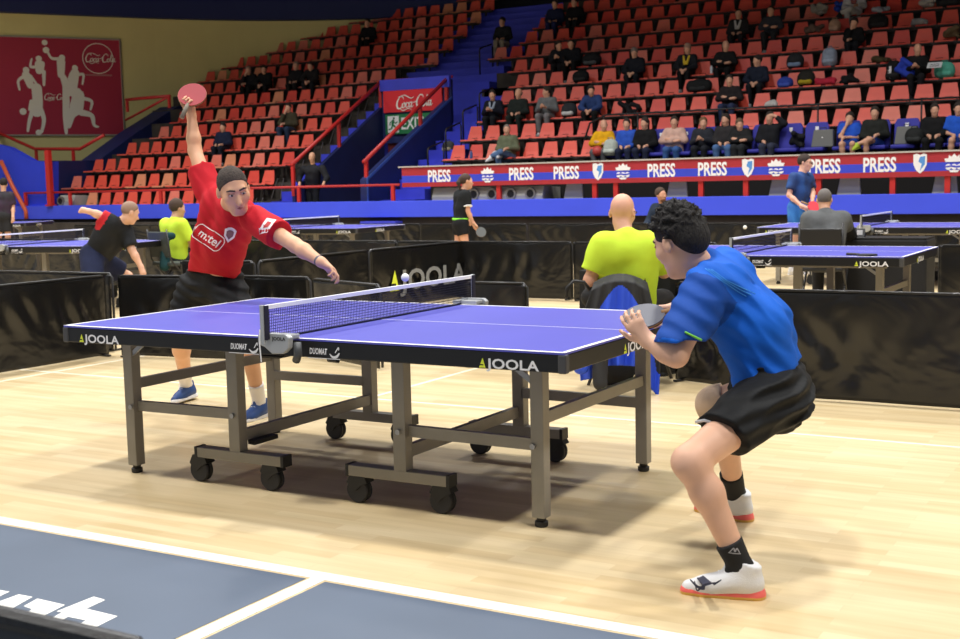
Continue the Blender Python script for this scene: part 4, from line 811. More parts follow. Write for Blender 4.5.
M_sil = mat('blue_shoe', s2l(26, 62, 120), .6, var=.15, vscale=20); M_wsole = mat('white_sole', s2l(225, 225, 228), .5)
st = dict(h=.0085, skin=SKIN(218, 168, 134), shirt=M_rshirt, lower=M_bshort, sleeve={'L': .62, 'R': .52}, hem=.085, waist2=0, hemcut=(at(212, 275, 7.6), cv(-.2, -.98, .05)), waist=.125, short=.62, lwide=.035, loose=.024, swide=.012, hs=1.12, sc=1.0, hand=1.0, bend=.02,
    sock=mat('white_sock', s2l(232, 228, 224), .8), sockh=.30, shoe=M_sil, sole=M_wsole, laces=M_wsole, hair=(mat('hair_dark_brown', s2l(66, 56, 50), .9, var=.25, vscale=60, bump=.6, bscale=120), 'crop'), tdisp=folds(.0075, 42, cv(.75, .55, .2), cv(-.55, .75, .3), 1.), ldisp=folds(.012, 46, cv(.2, .95, .1), cv(1, -.2, 0), 2.), hdisp=lambda X, Y, Z: .0022*np.sin(X*260)*np.sin(Y*240+Z*90)*np.sin(Z*270))
figure(root, J, st); base = np.array(root.location)
face_parts(root, base, J['head'], J['F'], J['U'], 1.12, MATS['hair_dark_brown'])
shirt = child(root, 'shirt')
# chest sponsor lettering in its rounded frame, club crest, sleeve patch
def chest(me, px, D, xd, yd, n, m, name, size=1.):
    me.transform(Matrix.Scale(size, 4)); place(me, at(px[0], px[1], D)-base, xd, yd); me.materials.clear(); me.materials.append(m); onto(me, shirt, n); return link(name, me, root)
NC = cv(.25, .0, .97); XD = cv(.80, -.62, .0); YD = nrm(np.cross(NC, XD)); M_wp = mat('jersey_print_white', s2l(240, 232, 230), .7)
chest(text_mesh('m:tel', .070, sx=1.0, bold=.0009, align='CENTER'), (208.0, 239.3), 7.2, XD, YD, NC, M_wp, 'sponsor_lettering')
def rrect(w_, h_, r, t): 
    P = []
    for cx, cy, a0 in ((w_-r, h_-r, 0), (-w_+r, h_-r, 90), (-w_+r, -h_+r, 180), (w_-r, -h_+r, 270)): P += [(cx+r*math.cos(math.radians(a0+k*22.5)), cy+r*math.sin(math.radians(a0+k*22.5))) for k in range(5)]
    return ribbon([(P+[P[0]], t)])
chest(rrect(.096, .044, .030, .005).mesh('f', M_wp), (209.5, 235.6), 7.2, XD, YD, NC, M_wp, 'sponsor_frame')
def disc2(pts, m): b = MB(); b.add([(x, y, 0) for x, y in pts], [tuple(range(len(pts)))]); return b.mesh('d', m)
cr = [(-.036, .03), (-.018, .042), (0, .046), (.018, .042), (.036, .03), (.032, -.012), (0, -.05), (-.032, -.012)]
XC = cv(.97, -.2, -.1); YC = nrm(np.cross(NC, XC))
chest(disc2([(x*.95, y*.9) for x, y in cr], M_wp), (231.2, 233), 7.1, XC, YC, NC, M_wp, 'club_crest')
me = disc2([(x*.6, y*.55) for x, y in cr], M_wp); place(me, at(231.2, 233, 7.1)-base, XC, YC); onto(me, shirt, NC, .005); me.materials.clear(); me.materials.append(mat('crest_maroon', s2l(120, 84, 96), .7)); link('crest_centre', me, root)
NS = cv(.3, .45, .85); XS = cv(.75, -.45, 0); YS = nrm(np.cross(NS, XS))
chest(disc2([(-.028, -.045), (.028, -.045), (.028, .045), (-.028, .045)], M_wp), (267.2, 225.2), 7.0, XS, YS, NS, M_wp, 'sleeve_patch')
me = disc2([(-.012, -.025), (.012, -.02), (.014, .015), (-.01, .02)], M_wp); place(me, at(267.2, 225.2, 7.0)-base, XS, YS); onto(me, shirt, NS, .005); me.materials.append(mat('patch_red', s2l(190, 60, 60), .7)); me.materials.pop(index=0) if len(me.materials) > 1 else None; link('patch_mark', me, root)
organic('wristband', [C(lerp(J['eL'], J['wL'], .93), lerp(J['eL'], J['wL'], .99), .031, None)], .004, mat('wristband_grey', s2l(90, 90, 100), .7), root, base)
def paddle(c, n, hd, label, face, back, r=.078, grip=(150, 110, 70), wood=(170, 120, 80)):
    """blade centre, face normal, direction from blade to handle end"""
    n = nrm(n); hd = nrm(np.array(hd)-n*(np.array(hd)@n)); o = thing('paddle', c, label, 'paddle'); s_ = np.cross(n, hd)
    pts = [(r*math.cos(t*math.pi/18), r*1.04*math.sin(t*math.pi/18)) for t in range(36)]; ax = lambda u, v, t: s_*u+hd*v+n*t
    mb = MB(); mb.prism(pts, ax, -.002, .002); mb.build('blade', mat('paddle_wood_%d' % wood[0], s2l(*wood), .6), o)
    mb = MB(); mb.prism([(x*.985, y*.985) for x, y in pts], ax, .002, .007); mb.build('front_rubber', face, o)
    mb = MB(); mb.prism([(x*.985, y*.985) for x, y in pts], ax, -.007, -.002); mb.build('back_rubber', back, o)
    mb = MB(); mb.tube([hd*(r*.86), hd*(r+.02), hd*(r+.1)], [.012, .0135, .015], 10); mb.build('handle', mat('grip_%d' % grip[0], s2l(*grip), .6), o, smooth=True); return o
M_rub_red = mat('rubber_red', s2l(158, 46, 56), .6, var=.05); M_rub_blk = mat('rubber_black', s2l(38, 38, 42), .55)
paddle(at(192.2, 95, 7.6), cv(.06, .52, .85), cv(-.22, -.85, .5), 'red faced paddle raised overhead by the player in red', M_rub_red, M_rub_blk, .087, (120, 110, 96))
o = link('ball', None) if False else None
def ball(c, label):
    mb = MB(); R_ = .02; mb.lathe([(R_*math.sin(t*math.pi/16), -R_*math.cos(t*math.pi/16)) for t in range(17)], (0, 0, 0), (0, 0, 1), 24); o = mb.build('ball', mat('ball_white', s2l(244, 244, 240), .45), smooth=True); o.location = tuple(c); return tag(o, label, 'ball')
ball(at(405.2, 277.5, 6.0), 'white ball in flight just above the net of the foreground table'); ball(at(745, 227.3, 13), 'small white ball in flight above the net of the near right table')

# ------------------------------------------------------------------ the player in blue
gF = gr(765, 598); gT = gr(686, 593); tL = nrm((gT-gF)*A(1, 1, 0)); gF2 = gr(754, 522); gT2 = gr(700, 511); tR = nrm((gT2-gF2)*A(1, 1, 0))
aL = gF+tL*.075+A(0, 0, .094); aR = gF2+tR*.085+A(0, 0, .094)
J = dict(head=at(680, 241, 4.58), F=cv(-.50, -.28, -.82), U=cv(-.25, .95, -.05), neck=at(703, 266, 4.60), sL=at(707, 289, 4.40), sR=at(724, 270, 4.78), eL=at(676, 355, 4.24), wL=at(648, 341, 4.30),
    eR=at(690, 326, 5.02), wR=at(676, 309, 4.80), hL=(cv(-.60, .78, .0), cv(.1, .45, -.85), (.5, .55, .6, .65)), hR=(cv(-.95, -.12, .15), cv(.0, -.7, .5), (1.2, 1.3, 1.35, 1.4)),
    pL=at(770, 398, 4.42), pR=at(778, 388, 4.72), kL=at(689, 462, 4.17), kR=at(714, 404, 4.80), aL=aL, aR=aR, tL=tL, tR=tR)
root = thing('person', (aL+aR)/2*A(1, 1, 0), 'crouching player in blue shirt and black shorts, knees bent, facing the table', 'person')
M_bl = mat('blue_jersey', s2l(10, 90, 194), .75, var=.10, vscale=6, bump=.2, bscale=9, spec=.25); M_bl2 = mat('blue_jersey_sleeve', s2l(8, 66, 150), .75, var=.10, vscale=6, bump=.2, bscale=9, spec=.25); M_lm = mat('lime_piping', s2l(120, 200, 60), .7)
sLv, eLv = J['sL'], J['eL']
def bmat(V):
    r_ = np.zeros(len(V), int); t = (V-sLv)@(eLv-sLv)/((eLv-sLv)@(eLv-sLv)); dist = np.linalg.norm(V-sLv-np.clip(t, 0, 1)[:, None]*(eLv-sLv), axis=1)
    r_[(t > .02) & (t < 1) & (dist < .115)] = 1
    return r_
def mop(o, M):
    g = random.Random(3); P = [E_(o(0, -.012, .042), A(.083, .099, .095), M, .02), E_(o(0, -.07, -.005), A(.07, .05, .07), M, .03)]
    for i in range(300):
        a, b_ = g.uniform(-math.pi, math.pi), g.uniform(-.25, 1.5); d = A(math.cos(b_)*math.sin(a), math.cos(b_)*math.cos(a), math.sin(b_))
        if d[1] > .45 and d[2] < .45: continue
        r0 = o(d[0]*.082, -.012+d[1]*.1, .04+d[2]*.09); q = A(d[0]*.082, -.012+d[1]*.1, .04+d[2]*.09)*1.10+A(g.uniform(-.012, .012), .004+g.uniform(-.010, .010), g.uniform(-.008, .010)); P.append(C(r0, o(*q), .0095, .003, .006))
    return P, [(o(0, .074, .046), nrm(A(*(o(0, 1, 0)-o(0, 0, 0)))*.8-A(*(o(0, 0, 1)-o(0, 0, 0)))*.5)), (o(0, -.03, -.062), -(o(0, 0, 1)-o(0, 0, 0))+.25*(o(0, 1, 0)-o(0, 0, 0)))]
M_coral = mat('coral_sole', s2l(244, 110, 104), .5); M_yel2 = mat('yellow_outsole', s2l(226, 178, 84), .5)
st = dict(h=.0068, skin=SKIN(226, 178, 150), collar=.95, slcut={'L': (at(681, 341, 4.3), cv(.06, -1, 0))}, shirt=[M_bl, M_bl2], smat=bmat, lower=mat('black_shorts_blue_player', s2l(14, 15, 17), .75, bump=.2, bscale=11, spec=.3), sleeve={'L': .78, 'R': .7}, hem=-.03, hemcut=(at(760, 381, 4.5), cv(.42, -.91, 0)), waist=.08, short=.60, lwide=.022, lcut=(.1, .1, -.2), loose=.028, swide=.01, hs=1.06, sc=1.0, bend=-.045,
    hand=.9, sock=mat('black_sock', s2l(22, 22, 24), .85), sockh=.26, shoe=mat('white_mesh_shoe', s2l(226, 226, 228), .6, bump=.15, bscale=200), sole=[M_coral, M_yel2], laces=mat('white_lace', s2l(240, 240, 240), .7), ss=1.02,
    hair=(mat('hair_black', s2l(24, 20, 19), .85, bump=.7, bscale=120, stretch=(1, 1, .4)), mop), tdisp=folds(.0085, 44, cv(.45, .9, 0), cv(.9, -.45, .2), .6), ldisp=folds(.013, 48, cv(-.35, .9, .1), cv(.9, .35, 0), 2.2))
figure(root, J, st); base = np.array(root.location); face_parts(root, base, J['head'], J['F'], J['U'], 1.06, MATS['hair_black'])
# collar piping, sleeve piping, white hem notch, knee support, shoe and sock marks
sh = (J['sL']+J['sR'])/2; ls = nrm(J['sL']-J['sR']); nk = nrm(J['neck']-sh+1e-6)
shirt = child(root, 'shirt')
def pressed_line(name, pts, r, m, tgt, n, off=.002):
    b = ribbon([([(0, 0), (1, 0)], .1)]); mb = MB(); tm = tgt.data; tree = BVHTree.FromPolygons([v.co.copy() for v in tm.vertices], [tuple(p.vertices) for p in tm.polygons]); d = Vector(tuple(-nrm(n))); Q = []
    for i in range(len(pts)-1):
        for t in np.linspace(0, 1, 6, endpoint=i == len(pts)-2):
            p_ = lerp(np.array(pts[i], float), np.array(pts[i+1], float), t)-base; h_ = tree.ray_cast(Vector(tuple(p_))-d*.3, d, .8)
            if h_[0] is not None: Q.append(np.array(h_[0])+nrm(n)*off)
    if len(Q) > 2: mb.tube(Q, r, 6); mb.build(name, m, root, smooth=True)
tocam = cv(0, 0, 1)
pressed_line('sleeve_piping', [at(684, 332, 4.2), at(692, 336, 4.2), at(701, 340, 4.2)], .0038, M_lm, shirt, tocam)
for off_ in (0, 5, 10):
    pressed_line('seam_stitching', [at(708+off_*.6, 268+off_*.1, 4.3), at(722+off_*.6, 280, 4.3), at(752+off_, 296-off_*.3, 4.3)], .0016, mat('stitch_pale_blue', s2l(60, 150, 226), .7), shirt, tocam, .0005)
shorts = child(root, 'shorts')
pressed_line('hem_piping', [at(707, 427, 4.1), at(714, 424.5, 4.1), at(720, 426, 4.1), at(722, 431, 4.1), at(722, 437, 4.1)], .006, M_wsole, shorts, tocam)
k_, p_, a_ = J['kR'], J['pR'], J['aR']
organic('knee_support', [C(lerp(k_, p_, .2), k_, .074, .066, .03), C(k_, lerp(k_, a_, .22), .066, .064, .03)], .007, mat('beige_knee_support', s2l(206, 178, 150), .85, bump=.2, bscale=60), root, base, cuts=[(lerp(k_, p_, .18), nrm(p_-k_)), (lerp(k_, a_, .24), nrm(a_-k_))])
shoes = [o for o in bpy.data.objects if o.parent == root and o.name.split('.')[0] == 'shoe']
b = ribbon([([(-.05, .012), (-.02, -.004), (.01, -.012), (.03, -.004), (.05, .018)], [.004, .008, .012, .008, .004]), ([(-.03, .004), (0, .0), (.02, -.012)], [.003, .006, .008]), ([(.018, -.012), (.03, -.018), (.036, .012)], [.006, .005, .003])])
me = b.mesh('shoe_mark', mat('shoe_mark_navy', s2l(42, 44, 66), .6)); place(me, at(706, 584.5, 4.05)-base, cv(-1, -.05, 0), cv(-.05, 1, 0)); 
mz = me.copy(); onto(me, shoes[0], tocam, .002); link('shoe_mark', me, root)
b = ribbon([([(-.018, -.008), (-.006, .008), (0, -.003), (.006, .008), (.018, -.008)], [.003, .005, .004, .005, .003]), ([(-.02, -.009), (.02, -.009)], .003)])
socks = [o for o in bpy.data.objects if o.parent == root and o.name.split('.')[0] == 'sock']; me = b.mesh('sock_mark', mat('sock_mark_grey', s2l(150, 150, 156), .7)); place(me, at(744, 559, 4.0)-base, cv(1, -.1, 0), cv(.1, 1, 0)); onto(me, socks[0], tocam, .002); link('sock_mark', me, root)
paddle(at(643.5, 317, 4.56), cv(-.22, .80, .52), cv(.9, -.1, -.1), 'dark grey paddle held in front of the player in blue', mat('rubber_grey', s2l(92, 94, 106), .45), M_rub_blk, .078)
# ------------------------------------------------------------------ chairs, officials and players farther back
def folding_chair(loc, rz, label, backh=.88, arms=False, cm=None):
    cm = cm or mat('chair_black', s2l(26, 26, 28), .55); o = thing('folding_chair', loc, label, 'chair', None, rz)   # sitter faces local +y
    mb = MB(); mb.box((0, .02, .44), (.44, .44, .05)); mb.build('seat', cm, o, bevel=.015)
    mb = MB(); mb.box((0, -.22, .70), (.42, .03, .34), np.array(Matrix.Rotation(math.radians(8), 3, 'X'))); mb.build('backrest', cm, o, bevel=.012)
    for s_ in (-1, 1):
        mb = MB(); mb.tube([(s_*.22, -.25, backh), (s_*.22, -.2, .5), (s_*.22, .24, .0)], .012, 6); mb.build('leg', M_bt, o, smooth=True)
        mb = MB(); mb.tube([(s_*.21, .2, .43), (s_*.21, -.26, .0)], .012, 6); mb.build('leg', M_bt, o, smooth=True)
        if arms: mb = MB(); mb.tube([(s_*.25, -.22, .62), (s_*.27, .0, .66), (s_*.27, .2, .62), (s_*.24, .22, .44)], .014, 6); mb.build('armrest', cm, o, smooth=True)
    return o
def sit_at(o_xy, rz, seat=.47, s=1., **kw):
    """joints for a sitter facing local +y on a chair at o_xy"""
    Rm = np.array(Matrix.Rotation(rz, 3, 'Z')); T = lambda x, y, z: Rm@A(x*s, y*s, z)+A(o_xy[0], o_xy[1], 0)
    V = lambda x, y, z: Rm@A(x, y, z); zz = seat+.08
    J = dict(pL=T(-.09, -.08, zz), pR=T(.09, -.08, zz), sL=T(-.185, -.08, zz+.48), sR=T(.185, -.08, zz+.48), neck=T(0, -.05, zz+.58), head=T(0, -.01, zz+.70), F=V(0, 1, -.15), U=V(0, .1, 1),
        eL=T(-.25, .02, zz+.22), eR=T(.25, .02, zz+.22), wL=T(-.14, .28, zz+.18), wR=T(.14, .28, zz+.18), hL=(V(.3, 1, 0), V(0, 0, -1), .5), hR=(V(-.3, 1, 0), V(0, 0, -1), .5),
        kL=T(-.12, .36, zz+.0), kR=T(.12, .36, zz+.0), aL=T(-.12, .36, .09), aR=T(.12, .36, .09), tL=V(-.1, 1, 0), tR=V(.1, 1, 0))
    for k, v in kw.items(): J[k] = v
    return J
M_trs = mat('trousers_black', s2l(24, 24, 28), .85); M_shoeb = mat('shoe_black', s2l(20, 20, 22), .6); M_limes = mat('lime_polo', s2l(198, 228, 62), .8, var=.05, bump=.15, bscale=12, spec=.25)
# lime umpire, seen from behind
cxy = (.02, 3.02); rz = .03
ch = folding_chair((*cxy, 0), rz, 'black folding chair carrying the lime umpire and the draped jacket', .70)
J = sit_at(cxy, rz); J.update(sL=at(603, 246, 8.42), sR=at(651, 245, 8.42), neck=at(625.5, 232, 8.45), head=at(622.5, 212.5, 8.5), F=cv(.35, -.12, -.93), U=cv(.02, 1, .02), eL=at(590, 280, 8.45), wL=at(606, 290, 8.85), eR=at(664, 272, 8.75), wR=at(670, 262, 8.95), hR=(cv(.1, .2, -.9), cv(0, -1, 0), .5))
root = thing('person', (*cxy, 0), 'bald umpire in lime polo seen from behind on folding chair', 'person')
figure(root, J, dict(h=.011, skin=SKIN(216, 164, 140), shirt=M_limes, lower=M_trs, sleeve=.75, hem=-.06, short=2, loose=.03, hs=1.08, sc=1.08, shoe=M_shoeb, sock=M_trs, sockh=.2))
base = np.array(root.location); F, R, U = frame(J['F'], J['U']); g = lambda r, f_, u: J['head']+1.08*(R*r+F*f_+U*u)-base
mb = MB(); mb.tube([g(-.083, -.03, .0), g(-.082, .05, .012), g(-.06, .1, .012)], .003, 6); mb.tube([g(.083, -.03, .0), g(.082, .05, .012), g(.06, .1, .012), g(-.06, .1, .012)], .003, 6); mb.build('glasses', mat('glasses_black', s2l(20, 20, 20), .4), root)
# jacket over the chair back
jc = at(622, 300, 8.2); jo = thing('jacket', (jc[0], jc[1], .35), 'blue and black jacket draped over the back of the umpire chair', 'jacket'); jb = np.array(jo.location); q = lambda x, y, d=8.2: at(x, y, d)
mb = MB(); nu, nv = 90, 70; vs = []
for j in range(nv+1):
    v = j/nv
    for i in range(nu+1):
        u = -1+2*i/nu; hw_ = 27+13*min(1, v*2.2)-6*max(0, v-.7); yb = 92+26*max(0, u)**2*(u > .55)+10*(u < -.6)
        d_ = 8.20-.10*math.cos(u*1.3)-.025*math.sin(u*17+v*2)*(.2+v)-.02*math.sin(u*9-v*4)*v
        if v < .08: d_ += .12*(1-v/.08)
        vs.append(at(620.5+u*hw_-1.5*v, 273.5+9*u*u*(1-.4*v)+v*yb, d_)-jb)
W_ = nu+1; mb.add(vs, [(j*W_+i, j*W_+i+1, (j+1)*W_+i+1, (j+1)*W_+i) for j in range(nv) for i in range(nu)])
for f_i, f_ in enumerate(mb.f):
    i, j = f_i % nu, f_i//nu; u, v = -1+2*(i+.5)/nu, (j+.5)/nv
    mb.m[f_i] = 0 if (v > .13+.75*u*u) or v > .8 else 1
sh = mb.build('jacket_shell', [mat('jacket_blue', s2l(38, 78, 214), .75, bump=.2, bscale=10), mat('jacket_black', s2l(34, 34, 36), .75, bump=.2, bscale=10)], jo, smooth=True); so = sh.modifiers.new('thickness', 'SOLIDIFY'); so.thickness = .012
organic('sleeve', [C(q(602, 350, 8.08), q(600, 384, 8.05), .055, .045)], .012, MATS['jacket_black'], jo, jb, disp=wrinkle(.005, 30))
organic('sleeve', [C(q(584, 352, 8.1), q(580, 368, 8.08), .05, .05)], .012, MATS['jacket_blue'], jo, jb, disp=wrinkle(.005, 30))
# umpire table with black cloth, orange score box
ut = thing('umpire_table', (-.1, 3.78, 0), 'small umpire table covered to the floor in black cloth', 'table'); mb = MB(); mb.box((0, 0, .725), (.95, .5, .02)); mb.build('table_top', M_blk, ut)
P = []; n_ = 60; per = []
for i in range(n_):
    t = i/n_*2*(.99+.54); x, y = (-.495+t, -.27) if t < .99 else ((.495, -.27+t-.99) if t < 1.53 else ((.495-(t-1.53), .27) if t < 2.52 else (-.495, .27-(t-2.52)))); per.append((x, y))
mb = MB(); rows_ = [.742, .73, .4, .01]; vs = []
for r_, z in enumerate(rows_):
    for i, (x, y) in enumerate(per): k = 1+(.02+.03*math.sin(i*1.9))*(r_/3); vs.append((x*k, y*k, z))
mb.add(vs, [(r_*n_+i, r_*n_+(i+1) % n_, (r_+1)*n_+(i+1) % n_, (r_+1)*n_+i) for r_ in range(3) for i in range(n_)]+[tuple(range(n_))]); mb.build('tablecloth', mat('cloth_black', s2l(20, 20, 22), .8), ut, smooth=False)
sb = at(664, 276, 8.6); so = thing('score_box', (sb[0], 3.68, .742), 'orange score box on the black umpire table', 'score box'); mb = MB(); mb.box((0, 0, .07), (.24, .14, .14)); mb.build('box_body', mat('score_orange', s2l(226, 168, 40), .5), so, bevel=.01); mb = MB(); mb.box((0, -.072, .08), (.16, .006, .07)); mb.build('score_panel', mat('score_yellow', s2l(240, 196, 70), .5), so); mb = MB(); mb.box((0, 0, .005), (.27, .17, .012)); mb.build('base_plate', M_blk, so)
mb = MB(); h0 = at(578, 288, 8.3); mb.tube([at(566, 297, 8.3)-h0, at(567, 288, 8.3)-h0, at(574, 281, 8.3)-h0, at(584, 282, 8.3)-h0, at(590, 290, 8.3)-h0], .012, 8)
o = thing('bag', (h0[0], h0[1], 0), 'black sports bag with arched handle beside the umpire chair', 'bag'); zoff = A(0, 0, h0[2]); mb.v = [tuple(np.array(v)+zoff) for v in mb.v]; mb.build('handle', M_blk, o, smooth=True)
organic('bag_body', [C((h0[0]+.06, h0[1]+.3, .10), (h0[0]+.16, h0[1]+.35, .10), .09, None, .03), C((h0[0]+.0, h0[1]+.2, .62), (h0[0]+.12, h0[1]+.3, .62), .07, None, .1), C((h0[0]+.08, h0[1]+.28, .12), (h0[0]+.08, h0[1]+.28, .6), .09, .08, .1)], .02, mat('bag_black', s2l(24, 24, 26), .8, bump=.2, bscale=14), o, np.array(o.location), cuts=[((0, 0, .01), (0, 0, -1))])

# bending bald player at the left table
def pix(D, **k): return {n: at(v[0], v[1], D+(v[2] if len(v) > 2 else 0)) for n, v in k.items()}
J = pix(14.6, head=(130, 212.5), neck=(125.5, 220, .05), sL=(110, 222, -.1), sR=(124, 230, .1), eL=(99, 215, -.15), wL=(89.5, 211.5, -.2), eR=(132, 250, .05), wR=(141, 267, .05), pL=(92, 255, .0), pR=(99, 260, .25), kL=(93, 287, -.2), kR=(128, 276, .5), aL=(86, 307, 0), aR=(122, 305, .6))
J['aL'][2] = J['aR'][2] = .09; J.update(F=cv(.75, -.3, -.6), U=cv(.2, .95, 0), hL=(cv(-.9, .2, 0), cv(0, -1, 0), .9), hR=(cv(.3, -.9, 0), cv(-.5, 0, -.5), .6), tL=cv(.8, 0, -.5)*A(1, 1, 0), tR=cv(.8, 0, -.5)*A(1, 1, 0))
root = thing('person', J['aL']*A(1, 1, 0), 'bald player in black and red shirt bending beside the left table', 'person'); M_bk = cloth(34, 36, 40); M_rd = cloth(186, 40, 48); sl_, el_ = J['sL'], J['eL']
def bald(V): t = (V-sl_)@(el_-sl_)/((el_-sl_)@(el_-sl_)); return (((t > .35) & (np.linalg.norm(V-lerp(sl_, el_, .7), axis=1) < .16)) | ((V@RT-J['pR']@RT > .16) & (V@UP-J['pR']@UP > .1) & (V@UP-J['pR']@UP < .2) & (V@FW-J['pR']@FW > -.1))).astype(int)
figure(root, J, dict(h=.016, skin=SKIN(220, 172, 146), shirt=[M_bk, M_rd], smat=bald, lower=cloth(30, 36, 62), sleeve=.85, hem=.02, short=.75, lwide=.05, loose=.03, hs=1.08, sc=1.08, shoe=M_shoeb, sock=M_wsole, hair=(mat('hair_grey_stubble2', s2l(146, 120, 104), .9), 'crop')))
# lime official seated at left
cxy = tuple(at(176, 300, 16.6)[:2]); rz = -.2
folding_chair((*cxy, 0), rz, 'dark folding chair under the lime official at left', .9, cm=mat('chair_grey_green', s2l(60, 66, 62), .7)); J = sit_at(cxy, rz); dz = at(177.5, 208.5, 16.8)-J['head']; J = {k: (v+dz if k in ('head', 'neck', 'sL', 'sR', 'eL', 'eR', 'wL', 'wR', 'pL', 'pR', 'kL', 'kR') else (v+dz*A(1, 1, 0) if k in ('aL', 'aR') else v)) for k, v in J.items()}; J['F'] = cv(.75, 0, -.65)
root = thing('person', (*cxy, 0), 'seated official in lime shirt behind the raised arm of the red player', 'person')
figure(root, J, dict(h=.017, skin=SKIN(206, 158, 130), shirt=M_limes, lower=M_trs, sleeve=.8, hem=-.05, short=2, loose=.03, hs=1.05, shoe=M_shoeb, hair=(mat('hair_brown', s2l(70, 54, 44), .9), 'short')))
jo = thing('jacket', (cxy[0], cxy[1], .4), 'dark green jacket hanging on the lime official chair at left', 'jacket'); P = [C(at(165.5, 236, 16.4), at(164.5, 266, 16.35), .05, .07), C(at(165.5, 236, 16.4), at(172, 236, 16.4), .05)]
organic('jacket_shell', P, .02, cloth(30, 62, 66), jo, np.array(jo.location))
# girl in black
J = pix(19.3, head=(466.5, 181.5), neck=(464.5, 189), sL=(459, 195, .12), sR=(466, 195, -.12), eL=(461, 208, .2), wL=(467, 218, .25), eR=(468, 211, -.15), wR=(473, 223, -.1), pL=(460, 224, .1), pR=(461, 224, -.1), kL=(458, 247, .1), kR=(466, 246, -.1), aL=(457, 270, .1), aR=(463, 270, -.1))
J['aL'][2] = J['aR'][2] = .09; J.update(F=cv(.92, .02, -.3), U=cv(0, 1, 0), hL=(cv(.4, -.8, 0), cv(0, 0, -1), .6), hR=(cv(.5, -.8, 0), cv(-.3, 0, -1), .9), tL=cv(.9, 0, -.4)*A(1, 1, 0), tR=cv(.9, 0, -.4)*A(1, 1, 0))
root = thing('person', J['aL']*A(1, 1, 0), 'girl with ponytail in black playing kit holding a paddle', 'person')
figure(root, J, dict(h=.016, skin=SKIN(214, 160, 132), shirt=cloth(28, 30, 32), lower=cloth(26, 27, 30), sleeve=.7, hem=.06, short=.5, loose=.022, sc=.88, hs=.98, shoe=M_wsole, sock=M_wsole, hair=(mat('hair_dark_brown2', s2l(62, 44, 36), .8), 'tail')))
b0 = np.array(root.location); h_ = (J['pL']+J['pR'])/2; organic('belt_stripe', [C(h_+A(0, 0, .08)+nrm(J['pL']-J['pR'])*.06, h_+A(0, 0, .08)-nrm(J['pL']-J['pR'])*.06, .125)], .012, mat('stripe_lime', s2l(130, 226, 50), .7), root, b0, cuts=[(h_+A(0, 0, .095), (0, 0, 1)), (h_+A(0, 0, .062), (0, 0, -1))])
organic('sleeve_cuff', [C(lerp(J['sR'], J['eR'], .66), lerp(J['sR'], J['eR'], .74), .078)], .012, M_wsole, root, b0, cuts=[(lerp(J['sR'], J['eR'], .76), nrm(J['eR']-J['sR'])), (lerp(J['sR'], J['eR'], .66), -nrm(J['eR']-J['sR']))])
paddle(at(481, 232, 19.1), cv(.1, .2, 1), cv(-.6, .7, 0), 'dark paddle in the hand of the girl in black', mat('rubber_dull', s2l(92, 96, 98), .6), M_rub_blk)
# boy in blue with red paddle
J = pix(18., head=(805, 163), neck=(801, 172), sL=(809, 178, .12), sR=(793.5, 178, -.12), eL=(813, 193, .05), wL=(812, 204, -.2), eR=(789, 195, -.15), wR=(802, 206.5, -.3), pL=(803, 208, .1), pR=(795, 208, -.1), kL=(805, 236, .0), kR=(795, 236, -.1), aL=(804, 262, .1), aR=(793, 262, -.1))
J['aL'][2] = J['aR'][2] = .09; J.update(F=cv(.85, -.15, .45), U=cv(.1, 1, 0), hL=(cv(-.2, -.6, .6), cv(-.5, 0, 0), .8), hR=(cv(.8, -.4, .2), cv(0, .2, -1), .8), tL=cv(.8, 0, .5)*A(1, 1, 0), tR=cv(.8, 0, .5)*A(1, 1, 0))
root = thing('person', J['aL']*A(1, 1, 0), 'boy with glasses in navy and blue shirt looking at his red paddle', 'person')
figure(root, J, dict(h=.015, skin=SKIN(216, 168, 140), shirt=mat('boy_jersey', s2l(18, 28, 64), .8, vscale=4, col2=s2l(30, 72, 134)), lower=mat('boy_shorts', s2l(30, 84, 170), .8, vscale=4, col2=s2l(60, 140, 214)), sleeve=.7, hem=-.02, short=.8, loose=.024, sc=.88, hs=1.0, shoe=M_wsole, sock=M_wsole, hair=(mat('hair_brown3', s2l(52, 40, 34), .9), 'short')))
b0 = np.array(root.location); F, R, U = frame(J['F'], J['U']); g = lambda r, f_, u: J['head']+(R*r+F*f_+U*u)-b0
mb = MB()
for e in (-1, 1): mb.tube([g(e*.034+.022*math.cos(t), .1, .008+.016*math.sin(t)) for t in np.linspace(0, 2*math.pi, 11)], .003, 5); mb.tube([g(e*.056, .1, .012), g(e*.08, .0, .01)], .003, 5)
mb.build('glasses', MATS['glasses_black'], root)
paddle(at(813.5, 206.5, 17.55), cv(.1, .45, 1), cv(-.8, .4, .1), 'red paddle held by the boy in blue', mat('rubber_bright_red', s2l(206, 40, 54), .6), M_rub_blk, .085)
